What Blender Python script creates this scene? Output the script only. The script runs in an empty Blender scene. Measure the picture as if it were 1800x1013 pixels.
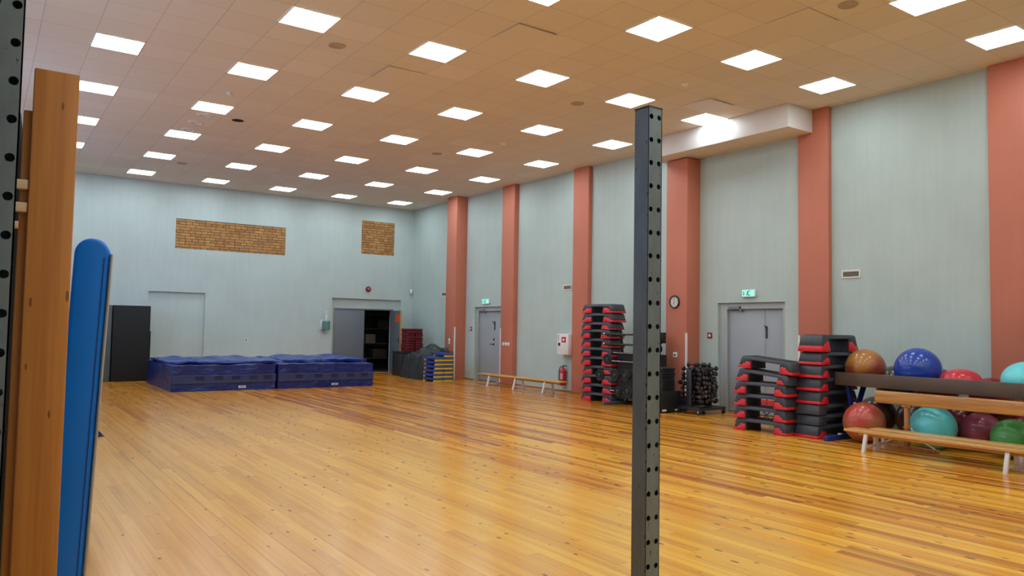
import bpy, bmesh, math, random
from mathutils import Vector, Matrix, noise
random.seed(7)
S = bpy.context.scene
COL = S.collection
PI = math.pi

# ------------------------------------------------------------ camera
YAW, PITCH, ROLL, FPX = 0.608888, 0.051425, 0.017182, 1337.45
cy, sy = math.cos(YAW), math.sin(YAW)
cp, sp = math.cos(PITCH), math.sin(PITCH)
cr, sr = math.cos(ROLL), math.sin(ROLL)
_right = Vector((cy, -sy, 0)); _fwd = Vector((sy, cy, 0)); _up = Vector((0, 0, 1))
f2 = _fwd*cp + _up*sp; u2 = _up*cp - _fwd*sp
r3 = _right*cr + u2*sr; u3 = u2*cr - _right*sr
cam_data = bpy.data.cameras.new('camera')
cam = bpy.data.objects.new('camera', cam_data); COL.objects.link(cam)
cam_data.sensor_fit = 'HORIZONTAL'; cam_data.sensor_width = 36.0
cam_data.lens = FPX/1800*36
cam_data.clip_start = 0.05; cam_data.clip_end = 200
m = Matrix((r3, u3, -f2)).transposed().to_4x4(); m.translation = Vector((0, 0, 1.505))
cam.matrix_world = m
S.camera = cam

# ------------------------------------------------------------ world, exposure, lights
W = bpy.data.worlds.new('world'); S.world = W; W.use_nodes = True
bgn = W.node_tree.nodes['Background']
bgn.inputs[0].default_value = (0.55, 0.72, 1.0, 1); bgn.inputs[1].default_value = 1.0
S.view_settings.view_transform = 'Standard'; S.view_settings.look = 'None'
S.view_settings.exposure = 0.0; S.view_settings.gamma = 1.0
S.view_settings.use_curve_mapping = False
S.cycles.use_denoising = True
S.cycles.max_bounces = 8; S.cycles.diffuse_bounces = 5; S.cycles.glossy_bounces = 4
S.cycles.sample_clamp_indirect = 6.0
PANEL_EMIT = 15.4
PANEL_COL = (0.83, 0.94, 1.0)
WIN_POWER = 120.0
for k, yc in enumerate((9.0, 13.5, 18.0)):      # daylight behind the windows of the left wall
    ld = bpy.data.lights.new('window_daylight', 'AREA'); ld.shape = 'RECTANGLE'
    ld.size = 3.2; ld.size_y = 1.8; ld.energy = WIN_POWER; ld.color = (0.42, 0.60, 1.0)
    lo = bpy.data.objects.new('window_daylight', ld); COL.objects.link(lo)
    lo.location = (-1.35, yc, 3.3); lo.rotation_euler = (0, -PI/2, 0)

# ------------------------------------------------------------ mesh helpers
def new(): return bmesh.new()

def addfaces(bm, vs, fs, mi=0):
    v = [bm.verts.new(p) for p in vs]
    out = []
    for f in fs:
        try:
            q = bm.faces.new([v[i] for i in f]); q.material_index = mi; out.append(q)
        except ValueError: pass
    return v, out

def box(bm, x0, x1, y0, y1, z0, z1, mi=0, M=None):
    vs = [Vector((x, y, z)) for z in (z0, z1) for y in (y0, y1) for x in (x0, x1)]
    if M is not None: vs = [M @ p for p in vs]
    return addfaces(bm, vs, [(0,2,3,1),(4,5,7,6),(0,1,5,4),(2,6,7,3),(0,4,6,2),(1,3,7,5)], mi)

def cyl(bm, p0, p1, r0, r1=None, n=16, mi=0, caps=True):
    p0 = Vector(p0); p1 = Vector(p1)
    if r1 is None: r1 = r0
    d = (p1-p0).normalized()
    a = d.orthogonal().normalized(); b = d.cross(a)
    vs = []
    for p, r in ((p0, r0), (p1, r1)):
        for i in range(n):
            t = 2*PI*i/n
            vs.append(p + a*(r*math.cos(t)) + b*(r*math.sin(t)))
    fs = [(i, (i+1) % n, n+(i+1) % n, n+i) for i in range(n)]
    if caps: fs += [tuple(range(n))[::-1], tuple(range(n, 2*n))]
    addfaces(bm, vs, fs, mi)

def tube(bm, pts, r, n=10, mi=0):
    pts = [Vector(p) for p in pts]
    rings = []
    prev = None
    for i, p in enumerate(pts):
        d = (pts[min(i+1, len(pts)-1)] - pts[max(i-1, 0)]).normalized()
        a = d.orthogonal().normalized() if prev is None else (prev - d*prev.dot(d)).normalized()
        prev = a; b = d.cross(a)
        rings.append([bm.verts.new(p + a*(r*math.cos(2*PI*k/n)) + b*(r*math.sin(2*PI*k/n))) for k in range(n)])
    for i in range(len(rings)-1):
        for k in range(n):
            f = bm.faces.new((rings[i][k], rings[i][(k+1) % n], rings[i+1][(k+1) % n], rings[i+1][k])); f.material_index = mi
    bm.faces.new(rings[0][::-1]); bm.faces.new(rings[-1])

def lathe(bm, prof, M=None, n=32, mi=0):
    """prof: (r, z) from bottom to top, spun about local z"""
    rings = []
    for r, z in prof:
        if r < 1e-6:
            p = Vector((0, 0, z)); rings.append([bm.verts.new(M @ p if M is not None else p)])
        else:
            ring = []
            for k in range(n):
                p = Vector((r*math.cos(2*PI*k/n), r*math.sin(2*PI*k/n), z))
                ring.append(bm.verts.new(M @ p if M is not None else p))
            rings.append(ring)
    for a, b in zip(rings, rings[1:]):
        for k in range(n):
            q = []
            q.append(a[k % len(a)] if len(a) > 1 else a[0])
            if len(a) > 1: q.append(a[(k+1) % n])
            if len(b) > 1: q += [b[(k+1) % n], b[k]]
            else: q.append(b[0])
            if len(q) >= 3:
                f = bm.faces.new(q); f.material_index = mi

def prism(bm, pts, fn, a, b, mi=0):
    """closed outline pts (u,v), fn(u,v,t) gives the 3D point, t runs a..b"""
    n = len(pts)
    vs = [Vector(fn(u, v, a)) for u, v in pts] + [Vector(fn(u, v, b)) for u, v in pts]
    fs = [tuple(range(n))[::-1], tuple(range(n, 2*n))] + [(i, (i+1) % n, n+(i+1) % n, n+i) for i in range(n)]
    addfaces(bm, vs, fs, mi)

def ellipsoid(bm, c, rx, ry, rz, nu=40, nv=24):
    prof = [(max(0.0, math.sin(PI*i/nv)), -math.cos(PI*i/nv)) for i in range(nv+1)]
    prof[0] = (0, -1); prof[-1] = (0, 1)
    lathe(bm, prof, Matrix.Translation(Vector(c)) @ Matrix.Diagonal((rx, ry, rz, 1)), nu)

def obj(name, bm, mat, parent=None, smooth=None, bevel=0, seg=2):
    bmesh.ops.recalc_face_normals(bm, faces=bm.faces)
    if smooth is not None:
        lim = math.radians(smooth)
        for f in bm.faces: f.smooth = True
        for e in bm.edges:
            if len(e.link_faces) == 2: e.smooth = e.calc_face_angle(0) < lim
    me = bpy.data.meshes.new(name); bm.to_mesh(me); bm.free()
    for q in (mat if isinstance(mat, (list, tuple)) else [mat]): me.materials.append(q)
    o = bpy.data.objects.new(name, me); COL.objects.link(o)
    if parent is not None: o.parent = parent
    if bevel:
        md = o.modifiers.new('bevel', 'BEVEL'); md.width = bevel; md.segments = seg
        md.limit_method = 'ANGLE'; md.angle_limit = math.radians(40)
        for p in me.polygons: p.use_smooth = True
    return o

def tag(o, label, cat, group=None, kind=None):
    o['label'] = label; o['category'] = cat
    if group: o['group'] = group
    if kind: o['kind'] = kind
    return o

def thing(name, label, cat, loc=(0, 0, 0), rz=0.0, group=None, rot=None):
    o = bpy.data.objects.new(name, None); COL.objects.link(o)
    o.empty_display_size = 0.1
    o.location = loc; o.rotation_euler = rot if rot else (0, 0, rz)
    return tag(o, label, cat, group)

def struct(name, bm, mat, label=None, parent=None, **k):
    o = obj(name, bm, mat, parent, **k)
    if parent is None:
        o['kind'] = 'structure'
        if label: o['label'] = label
    return o

def struct_empty(name, label):
    o = bpy.data.objects.new(name, None); COL.objects.link(o); o.empty_display_size = 0.1
    o['kind'] = 'structure'; o['label'] = label
    return o

def dup(root, label=None, loc=None, rot=None):
    r = root.copy(); COL.objects.link(r)
    if loc is not None: r.location = loc
    if rot is not None: r.rotation_euler = rot
    if label: r['label'] = label
    for ch in list(root.children):
        c = ch.copy(); COL.objects.link(c); c.parent = r
        for g in list(ch.children):
            d = g.copy(); COL.objects.link(d); d.parent = c
    return r

ORD = ['first','second','third','fourth','fifth','sixth','seventh','eighth','ninth','tenth','eleventh','twelfth']

# ------------------------------------------------------------ materials
def srgb(r, g, b):
    f = lambda c: (c/255/12.92 if c/255 <= 0.04045 else ((c/255+0.055)/1.055)**2.4)
    return (f(r), f(g), f(b), 1)

class N:
    def __init__(s, name):
        s.m = bpy.data.materials.new(name); s.m.use_nodes = True
        s.t = s.m.node_tree; s.b = s.t.nodes['Principled BSDF']
    def n(s, typ, **k):
        q = s.t.nodes.new(typ)
        for a, v in k.items(): setattr(q, a, v)
        return q
    def l(s, a, b): s.t.links.new(a, b)
    def coords(s, scale=(1, 1, 1), out='Object'):
        tc = s.n('ShaderNodeTexCoord'); mp = s.n('ShaderNodeMapping')
        mp.inputs['Scale'].default_value = scale
        s.l(tc.outputs[out], mp.inputs['Vector']); return mp.outputs[0]
    def noise(s, vec, scale, detail=4, rough=0.5):
        q = s.n('ShaderNodeTexNoise'); q.inputs['Scale'].default_value = scale
        q.inputs['Detail'].default_value = detail; q.inputs['Roughness'].default_value = rough
        s.l(vec, q.inputs['Vector']); return q.outputs['Fac']
    def ramp(s, fac, stops):
        q = s.n('ShaderNodeValToRGB'); e = q.color_ramp.elements
        while len(e) < len(stops): e.new(0.5)
        for i, (p, c) in enumerate(stops):
            e[i].position = p; e[i].color = c if len(c) == 4 else (*c, 1)
        s.l(fac, q.inputs[0]); return q.outputs[0]
    def math(s, op, a, b=None, c=None):
        q = s.n('ShaderNodeMath', operation=op)
        for i, v in enumerate((a, b, c)):
            if v is None: continue
            if isinstance(v, (int, float)): q.inputs[i].default_value = v
            else: s.l(v, q.inputs[i])
        return q.outputs[0]
    def mix(s, fac, a, b, blend='MIX'):
        q = s.n('ShaderNodeMix', data_type='RGBA', blend_type=blend)
        for i, v in ((0, fac), (6, a), (7, b)):
            if isinstance(v, (int, float)): q.inputs[i].default_value = v
            elif isinstance(v, tuple): q.inputs[i].default_value = v if len(v) == 4 else (*v, 1)
            else: s.l(v, q.inputs[i])
        return q.outputs[2]
    def bump(s, h, strength=0.2, dist=0.01):
        q = s.n('ShaderNodeBump'); q.inputs['Strength'].default_value = strength
        q.inputs['Distance'].default_value = dist
        s.l(h, q.inputs['Height']); s.l(q.outputs[0], s.b.inputs['Normal'])
    def base(s, c):
        if isinstance(c, tuple): s.b.inputs['Base Color'].default_value = c
        else: s.l(c, s.b.inputs['Base Color'])
    def set(s, **k):
        for a, v in k.items():
            s.b.inputs[a.replace('_', ' ')].default_value = v

def plain(name, col, rough=0.5, var=0.12, scale=8.0, metal=0.0, coat=0.0, bump=0.0, bscale=60):
    q = N(name); v = q.coords()
    f = q.noise(v, scale, 3)
    a = tuple(c*(1-var) for c in col[:3]) + (1,); b = tuple(min(1, c*(1+var)) for c in col[:3]) + (1,)
    q.base(q.ramp(f, [(0.3, a), (0.7, b)]))
    q.set(Roughness=rough, Metallic=metal)
    if coat: q.b.inputs['Coat Weight'].default_value = coat; q.b.inputs['Coat Roughness'].default_value = 0.1
    if bump: q.bump(q.noise(v, bscale, 3), bump, 0.004)
    return q.m

def emit(name, col, strength):
    q = N(name); q.base((0.8, 0.8, 0.8, 1) if strength > 5 else (0.05, 0.05, 0.05, 1))
    q.b.inputs['Emission Color'].default_value = (*col[:3], 1); q.b.inputs['Emission Strength'].default_value = strength
    return q.m

def wall_mat(name, col, bumps=0.25):
    q = N(name); v = q.coords()
    f = q.noise(v, 0.8, 5, 0.6)
    a = tuple(c*0.95 for c in col[:3]) + (1,); b = tuple(c*1.04 for c in col[:3]) + (1,)
    c1 = q.ramp(f, [(0.35, a), (0.65, b)])
    v2 = q.coords((14, 14, 0.8)); st = q.noise(v2, 1.0, 3)
    c2 = q.mix(0.10, c1, q.ramp(st, [(0.4, (0.75, 0.75, 0.75)), (0.6, (1, 1, 1))]), 'MULTIPLY')
    q.base(c2); q.set(Roughness=0.62)
    q.bump(q.math('ADD', q.noise(q.coords((20, 20, 2.5)), 1.0, 3), q.noise(v, 45, 2)), bumps, 0.004)
    return q.m

def floor_mat():
    q = N('varnished_pine_boards')
    tc = q.n('ShaderNodeTexCoord'); sx = q.n('ShaderNodeSeparateXYZ'); q.l(tc.outputs['Object'], sx.inputs[0])
    X, Y = sx.outputs[0], sx.outputs[1]
    w = 0.092
    xi = q.math('DIVIDE', X, w); idx = q.math('FLOOR', xi); fx = q.math('FRACT', xi)
    wn = q.n('ShaderNodeTexWhiteNoise', noise_dimensions='1D'); q.l(idx, wn.inputs['W'])
    off = q.math('MULTIPLY', wn.outputs['Value'], 3.7)
    yi = q.math('DIVIDE', q.math('ADD', Y, off), 2.3); yidx = q.math('FLOOR', yi); fy = q.math('FRACT', yi)
    cmb = q.n('ShaderNodeCombineXYZ'); q.l(idx, cmb.inputs[0]); q.l(yidx, cmb.inputs[1])
    wn2 = q.n('ShaderNodeTexWhiteNoise', noise_dimensions='3D'); q.l(cmb.outputs[0], wn2.inputs['Vector'])
    rnd = wn2.outputs['Value']
    # region: newer orange boards to the right of the worn pale part
    edge = q.math('GREATER_THAN', X, 4.784)
    # grain
    off3 = q.n('ShaderNodeVectorMath', operation='ADD'); q.l(tc.outputs['Object'], off3.inputs[0])
    sc = q.n('ShaderNodeVectorMath', operation='SCALE'); q.l(wn2.outputs['Color'], sc.inputs[0]); sc.inputs['Scale'].default_value = 7
    q.l(sc.outputs[0], off3.inputs[1])
    mp = q.n('ShaderNodeMapping'); mp.inputs['Scale'].default_value = (26, 0.9, 1); q.l(off3.outputs[0], mp.inputs[0])
    grain = q.noise(mp.outputs[0], 1.0, 4, 0.55)
    mp2 = q.n('ShaderNodeMapping'); mp2.inputs['Scale'].default_value = (5, 0.16, 1); q.l(off3.outputs[0], mp2.inputs[0])
    streak = q.noise(mp2.outputs[0], 1.0, 2, 0.5)
    pale = q.ramp(rnd, [(0.0, srgb(218, 158, 70)), (0.5, srgb(230, 168, 76)), (0.93, srgb(234, 175, 86)), (1.0, srgb(190, 124, 54))])
    warm = q.ramp(rnd, [(0.0, srgb(202, 126, 42)), (0.3, srgb(236, 164, 52)), (0.6, srgb(248, 184, 62)), (1.0, srgb(250, 194, 72))])
    # the right hand boards between 4.8 and 5.6 m beyond y=-1 are lighter in the foreground
    gold = q.ramp(rnd, [(0.0, srgb(228, 166, 60)), (0.5, srgb(240, 180, 66)), (0.93, srgb(244, 188, 74)), (1.0, srgb(196, 128, 46))])
    tx = q.n('ShaderNodeMapRange'); tx.inputs['From Min'].default_value = 0.8; tx.inputs['From Max'].default_value = 3.6; q.l(X, tx.inputs['Value'])
    pale = q.mix(tx.outputs[0], pale, gold)
    base = q.mix(edge, pale, warm)
    gcol = q.ramp(grain, [(0.30, (0.62, 0.50, 0.40)), (0.52, (1, 1, 1)), (0.8, (1.06, 1.04, 1.0))])
    base = q.mix(0.42, base, gcol, 'MULTIPLY')
    scol = q.ramp(streak, [(0.38, (0.50, 0.33, 0.17)), (0.50, (1, 1, 1))])
    base = q.mix(q.math('ADD', 0.12, q.math('MULTIPLY', edge, 0.62)), base, scol, 'MULTIPLY')
    # boards turn darker and browner with distance along the hall
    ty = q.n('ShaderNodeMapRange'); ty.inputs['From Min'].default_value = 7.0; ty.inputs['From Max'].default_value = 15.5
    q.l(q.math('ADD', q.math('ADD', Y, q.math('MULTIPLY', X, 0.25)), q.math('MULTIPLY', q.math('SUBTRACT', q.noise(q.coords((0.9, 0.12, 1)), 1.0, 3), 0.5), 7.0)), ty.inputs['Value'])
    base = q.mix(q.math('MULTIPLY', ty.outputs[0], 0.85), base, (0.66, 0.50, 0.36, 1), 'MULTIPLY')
    # knots
    mp3 = q.n('ShaderNodeMapping'); mp3.inputs['Scale'].default_value = (9.0, 3.4, 1); q.l(tc.outputs['Object'], mp3.inputs[0])
    vor = q.n('ShaderNodeTexVoronoi', voronoi_dimensions='2D'); vor.inputs['Scale'].default_value = 1.0
    vor.inputs['Randomness'].default_value = 1.0; q.l(mp3.outputs[0], vor.inputs['Vector'])
    vs = q.n('ShaderNodeSeparateColor'); q.l(vor.outputs['Color'], vs.inputs[0])
    size = q.math('MULTIPLY', q.math('SUBTRACT', vs.outputs[0], q.math('SUBTRACT', 0.74, q.math('MULTIPLY', q.math('MAXIMUM', edge, q.math('MULTIPLY', tx.outputs[0], 0.6)), 0.20))), 0.33)
    wob = q.math('MULTIPLY', q.math('SUBTRACT', q.noise(tc.outputs['Object'], 30, 2), 0.5), 0.12)
    kn = q.math('LESS_THAN', q.math('ADD', vor.outputs['Distance'], wob), size)
    base = q.mix(q.math('MULTIPLY', kn, 0.78), base, srgb(104, 56, 24))
    # gaps
    g1 = q.math('MULTIPLY', q.math('LESS_THAN', fx, q.math('ADD', 0.014, q.math('MULTIPLY', q.math('GREATER_THAN', wn.outputs['Value'], 0.82), 0.03))), 0.75)
    g2 = q.math('MULTIPLY', q.math('LESS_THAN', fy, 0.0014), 0.7)
    gap = q.math('MAXIMUM', g1, g2)
    base = q.mix(gap, base, srgb(70, 40, 20))
    # wide worn patches
    worn = q.ramp(q.noise(q.coords((0.5, 0.22, 1)), 1.0, 3), [(0.42, (1, 1, 1)), (0.7, (0.92, 0.88, 0.84))])
    base = q.mix(0.6, base, worn, 'MULTIPLY')
    q.base(base)
    rr = q.ramp(q.noise(q.coords((1.2, 0.5, 1)), 1.0, 3), [(0.3, (0.19,)*3), (0.7, (0.25,)*3)])
    q.l(rr, q.b.inputs['Roughness'])
    q.b.inputs['Specular IOR Level'].default_value = 0.38
    q.bump(q.math('SUBTRACT', q.math('MULTIPLY', q.noise(q.coords((11, 0.4, 1)), 1.0, 2), 0.6), gap), 0.08, 0.003)
    return q.m

def ceiling_mat():
    q = N('ceiling_tiles')
    tc = q.n('ShaderNodeTexCoord'); sx = q.n('ShaderNodeSeparateXYZ'); q.l(tc.outputs['Object'], sx.inputs[0])
    fx = q.math('FRACT', q.math('DIVIDE', q.math('SUBTRACT', sx.outputs[0], 10.1078 - 0.6025*40), 0.6025))
    fy = q.math('FRACT', q.math('DIVIDE', q.math('SUBTRACT', sx.outputs[1], 20.735 - 0.6*60), 0.6))
    ix = q.math('FLOOR', q.math('DIVIDE', q.math('SUBTRACT', sx.outputs[0], 10.1078 - 0.6025*40), 0.6025))
    iy = q.math('FLOOR', q.math('DIVIDE', q.math('SUBTRACT', sx.outputs[1], 20.735 - 0.6*60), 0.6))
    ln = q.math('MAXIMUM', q.math('LESS_THAN', fx, 0.018), q.math('LESS_THAN', fy, 0.018))
    c = q.n('ShaderNodeCombineXYZ'); q.l(ix, c.inputs[0]); q.l(iy, c.inputs[1])
    wn = q.n('ShaderNodeTexWhiteNoise', noise_dimensions='3D'); q.l(c.outputs[0], wn.inputs['Vector'])
    tile = q.ramp(wn.outputs['Value'], [(0, srgb(222, 214, 198)), (0.9, srgb(227, 220, 204)), (1, srgb(231, 224, 209))])
    q.base(q.mix(q.math('MULTIPLY', ln, 0.5), tile, srgb(170, 156, 140)))
    q.set(Roughness=0.85)
    q.bump(q.math('SUBTRACT', q.math('MULTIPLY', q.noise(tc.outputs['Object'], 120, 2), 0.15), ln), 0.12, 0.003)
    return q.m

def brick_mat():
    q = N('bare_yellow_brick')
    tc = q.n('ShaderNodeTexCoord'); sx = q.n('ShaderNodeSeparateXYZ'); q.l(tc.outputs['Object'], sx.inputs[0])
    c = q.n('ShaderNodeCombineXYZ'); q.l(sx.outputs[0], c.inputs[0]); q.l(sx.outputs[2], c.inputs[1])
    b = q.n('ShaderNodeTexBrick'); q.l(c.outputs[0], b.inputs['Vector'])
    b.inputs['Scale'].default_value = 1.0; b.inputs['Brick Width'].default_value = 0.265
    b.inputs['Row Height'].default_value = 0.077; b.inputs['Mortar Size'].default_value = 0.007
    b.inputs['Mortar Smooth'].default_value = 0.2; b.inputs['Bias'].default_value = 0.0
    b.offset = 0.5; b.offset_frequency = 2; b.squash = 0.62; b.squash_frequency = 3
    b.inputs['Color1'].default_value = srgb(198, 150, 92); b.inputs['Color2'].default_value = srgb(166, 120, 72)
    b.inputs['Mortar'].default_value = srgb(84, 62, 42)
    nz = q.noise(tc.outputs['Object'], 14, 4)
    q.base(q.mix(0.5, b.outputs['Color'], q.ramp(nz, [(0.3, (0.7, 0.66, 0.6)), (0.7, (1.1, 1.08, 1.05))]), 'MULTIPLY'))
    q.set(Roughness=0.85)
    q.bump(q.math('SUBTRACT', 1.0, b.outputs['Fac']), 0.7, 0.01)
    return q.m

def wood_mat(name, light, dark, axis='Z', rough=0.4, knots=True, coat=0.15, grain=22, kth=0.62):
    q = N(name); s = {'X': (0.8, grain, grain), 'Y': (grain, 0.8, grain), 'Z': (grain, grain, 0.8)}[axis]
    g = q.noise(q.coords(s), 1.0, 4, 0.6)
    c = q.ramp(g, [(0.32, dark), (0.62, light)])
    if knots:
        k = {'X': (2.2, 13, 13), 'Y': (13, 2.2, 13), 'Z': (30, 30, 8)}[axis]
        v = q.n('ShaderNodeTexVoronoi'); v.inputs['Scale'].default_value = 1.0; q.l(q.coords(k), v.inputs['Vector'])
        cs = q.n('ShaderNodeSeparateColor'); q.l(v.outputs['Color'], cs.inputs[0])
        kn = q.math('LESS_THAN', v.outputs['Distance'], q.math('MULTIPLY', q.math('SUBTRACT', cs.outputs[0], kth), 0.30))
        c = q.mix(q.math('MULTIPLY', kn, 0.75), c, tuple(x*0.28 for x in dark[:3]) + (1,))
    q.base(c); q.set(Roughness=rough); q.b.inputs['Coat Weight'].default_value = coat
    q.bump(g, 0.1, 0.002)
    return q.m

def steel_mat():
    q = N('worn_grey_painted_steel'); v = q.coords()
    f = q.noise(q.coords((3, 3, 1.2)), 3.0, 5, 0.6)
    c = q.ramp(f, [(0.3, srgb(112, 122, 127)), (0.7, srgb(132, 143, 146))])
    ch = q.noise(q.coords((2.2, 2.2, 1.0)), 22, 5, 0.65)
    chip = q.math('GREATER_THAN', ch, 0.66)
    c = q.mix(q.math('MULTIPLY', chip, 0.7), c, srgb(42, 42, 42))
    q.base(c); q.set(Roughness=0.42, Metallic=0.25)
    q.bump(ch, 0.05, 0.002)
    return q.m

def ball_mat(name, c1, c2=None, rough=0.3):
    q = N(name); v = q.coords()
    if c2:
        q.base(q.ramp(q.noise(v, 2.2, 1), [(0.40, c1), (0.60, c2)]))
    else:
        q.base(q.ramp(q.noise(v, 5, 2), [(0.3, tuple(x*0.92 for x in c1[:3])+(1,)), (0.7, c1)]))
    q.set(Roughness=rough); q.b.inputs['Coat Weight'].default_value = 0.35
    q.b.inputs['Coat Roughness'].default_value = 0.12
    sx = q.n('ShaderNodeSeparateXYZ'); q.l(v, sx.inputs[0])
    q.bump(q.math('SINE', q.math('MULTIPLY', sx.outputs[2], 300)), 0.05, 0.002)
    return q.m

def vinyl_mat(name, col, rough=0.34):
    q = N(name); v = q.coords()
    f = q.noise(v, 1.8, 4)
    q.base(q.ramp(f, [(0.3, tuple(x*0.82 for x in col[:3])+(1,)), (0.7, tuple(x*1.1 for x in col[:3])+(1,))]))
    q.set(Roughness=rough)
    q.bump(q.math('ADD', q.noise(q.coords((1, 1, 1.6)), 2.6, 4, 0.6), q.math('MULTIPLY', q.noise(v, 14, 2), 0.15)), 0.9, 0.06)
    return q.m

M = {}
M['wall'] = wall_mat('sage_grey_wall_paint', srgb(184, 201, 195))
M['wall_back'] = wall_mat('blue_grey_wall_paint', srgb(192, 208, 206))
M['wall_left'] = wall_mat('blue_bounce_wall_tint', srgb(112, 134, 168))  # unseen wall, made dark blue so its bounce cools the ceiling
M['pillar'] = wall_mat('terracotta_pillar_paint', srgb(198, 119, 94), 0.12)
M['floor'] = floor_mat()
M['ceiling'] = ceiling_mat()
M['brick'] = brick_mat()
M['duct'] = plain('white_painted_board', srgb(226, 224, 220), 0.55, 0.03, 2)
M['white'] = plain('white_plastic', srgb(232, 230, 224), 0.4, 0.03)
M['wpaint'] = plain('white_painted_wood', srgb(226, 224, 220), 0.4, 0.06, 14)
M['grey_door'] = plain('grey_door_paint', srgb(160, 167, 172), 0.42, 0.04, 2)
M['grey_door_dark'] = plain('slate_grey_door_paint', srgb(112, 121, 132), 0.42, 0.04, 2)
M['frame'] = plain('grey_frame_paint', srgb(165, 172, 170), 0.5, 0.04, 3)
M['frame_dark'] = plain('dark_grey_frame_paint', srgb(120, 128, 130), 0.5, 0.05, 3)
M['edge_wood'] = plain('raw_door_edge_wood', srgb(190, 150, 100), 0.6, 0.1, 20)
M['steel'] = steel_mat()
M['chrome'] = plain('brushed_chrome', srgb(190, 190, 190), 0.25, 0.05, 20, metal=1)
M['black'] = plain('matt_black_rubber', srgb(30, 31, 33), 0.55, 0.2, 12)
M['blackmetal'] = plain('black_powder_coat', srgb(38, 40, 44), 0.38, 0.12, 12)
M['hole'] = plain('dark_recess', srgb(16, 14, 13), 0.9, 0.1)
M['step'] = plain('charcoal_step_plastic', srgb(62, 68, 76), 0.42, 0.10, 6, bump=0.1, bscale=120)
M['step_top'] = plain('dark_step_grip_rubber', srgb(44, 48, 54), 0.6, 0.12, 10, bump=0.3, bscale=160)
M['step_red'] = plain('red_step_riser_plastic', srgb(206, 26, 38), 0.4, 0.06, 6)
M['navy'] = vinyl_mat('navy_blue_vinyl', srgb(15, 38, 108), 0.3)
M['navy_top'] = vinyl_mat('royal_blue_vinyl', srgb(26, 54, 136), 0.25)
M['navy_band'] = plain('faded_navy_mesh_band', srgb(46, 54, 98), 0.6, 0.12, 5)
M['navy_dark'] = plain('dark_vent_mesh', srgb(22, 30, 66), 0.7, 0.1, 20)
M['bag'] = vinyl_mat('dark_green_black_tarp', srgb(34, 42, 46), 0.4)
M['redmat'] = plain('dark_red_foam_cover', srgb(104, 16, 30), 0.55, 0.12, 6)
M['blackmat'] = plain('black_foam_mat', srgb(15, 18, 20), 0.7, 0.15, 3)
M['greymat'] = plain('dark_grey_board', srgb(84, 92, 94), 0.6, 0.1, 3)
M['airblue'] = plain('bright_blue_pvc', srgb(6, 128, 240), 0.36, 0.05, 2)
M['airgrey'] = plain('light_grey_drop_stitch_fabric', srgb(176, 172, 166), 0.6, 0.05, 30)
M['pine_board'] = wood_mat('orange_varnished_pine_board', srgb(204, 134, 58), srgb(178, 106, 38), 'Z', 0.55, coat=0.0, grain=28, kth=0.45)
M['peg'] = plain('pale_wooden_peg', srgb(216, 188, 150), 0.5, 0.08, 10)
M['bench'] = wood_mat('varnished_bench_pine', srgb(218, 170, 98), srgb(192, 138, 70), 'Y', 0.32, grain=18)
M['beam'] = wood_mat('worn_balance_beam_wood', srgb(204, 148, 78), srgb(162, 106, 48), 'Y', 0.5, grain=14)
M['standwood'] = wood_mat('stand_wood', srgb(190, 128, 72), srgb(150, 96, 50), 'Z', 0.5, knots=False)
M['rail'] = plain('dark_brown_painted_board', srgb(92, 76, 62), 0.5, 0.1, 5)
M['bluesteel'] = plain('blue_painted_steel', srgb(24, 52, 138), 0.4, 0.1, 8)
M['fire'] = plain('fire_red_paint', srgb(190, 22, 30), 0.3, 0.05, 8, coat=0.3)
M['darkred'] = plain('dark_red_plastic', srgb(130, 20, 28), 0.4, 0.08)
M['green_exit'] = emit('exit_green_print', srgb(0, 120, 100), 0.5)
M['exit_face'] = emit('lit_exit_face', srgb(170, 255, 240), 0.9)
M['orange'] = plain('orange_paper', srgb(226, 92, 30), 0.6, 0.05)
M['disp'] = plain('translucent_teal_plastic', srgb(92, 140, 138), 0.25, 0.1, 5)
M['clockface'] = plain('cream_clock_face', srgb(214, 210, 196), 0.4, 0.03)
M['yellow'] = plain('yellow_plastic', srgb(226, 190, 40), 0.45, 0.06)
M['blue_step'] = plain('blue_step_plastic', srgb(24, 56, 150), 0.45, 0.08)
M['slate_step'] = plain('slate_blue_step_end', srgb(78, 90, 120), 0.5, 0.08)
M['speaker'] = plain('beige_speaker_grille', srgb(178, 164, 146), 0.7, 0.06)
M['dumb'] = plain('black_vinyl_weight', srgb(26, 25, 27), 0.42, 0.15, 20)
M['cap_a'] = plain('grey_weight_cap', srgb(104, 96, 92), 0.5, 0.1)
M['cap_b'] = plain('pinkish_weight_cap', srgb(160, 112, 100), 0.5, 0.1)
M['cap_c'] = plain('dark_weight_cap', srgb(64, 60, 62), 0.5, 0.1)
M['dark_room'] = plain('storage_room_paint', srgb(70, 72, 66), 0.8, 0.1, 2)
M['carton'] = plain('brown_carton', srgb(92, 80, 66), 0.7, 0.1)
M['diffuser'] = emit('lit_panel_diffuser', PANEL_COL, PANEL_EMIT)
M['skirting'] = wood_mat('varnished_skirting', srgb(176, 120, 66), srgb(140, 88, 44), 'Y', 0.4, knots=False)

# ------------------------------------------------------------ the hall
WX, WY, ZC = 11.48, 22.13, 5.262
LX, FY = -1.1, -4.0

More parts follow.
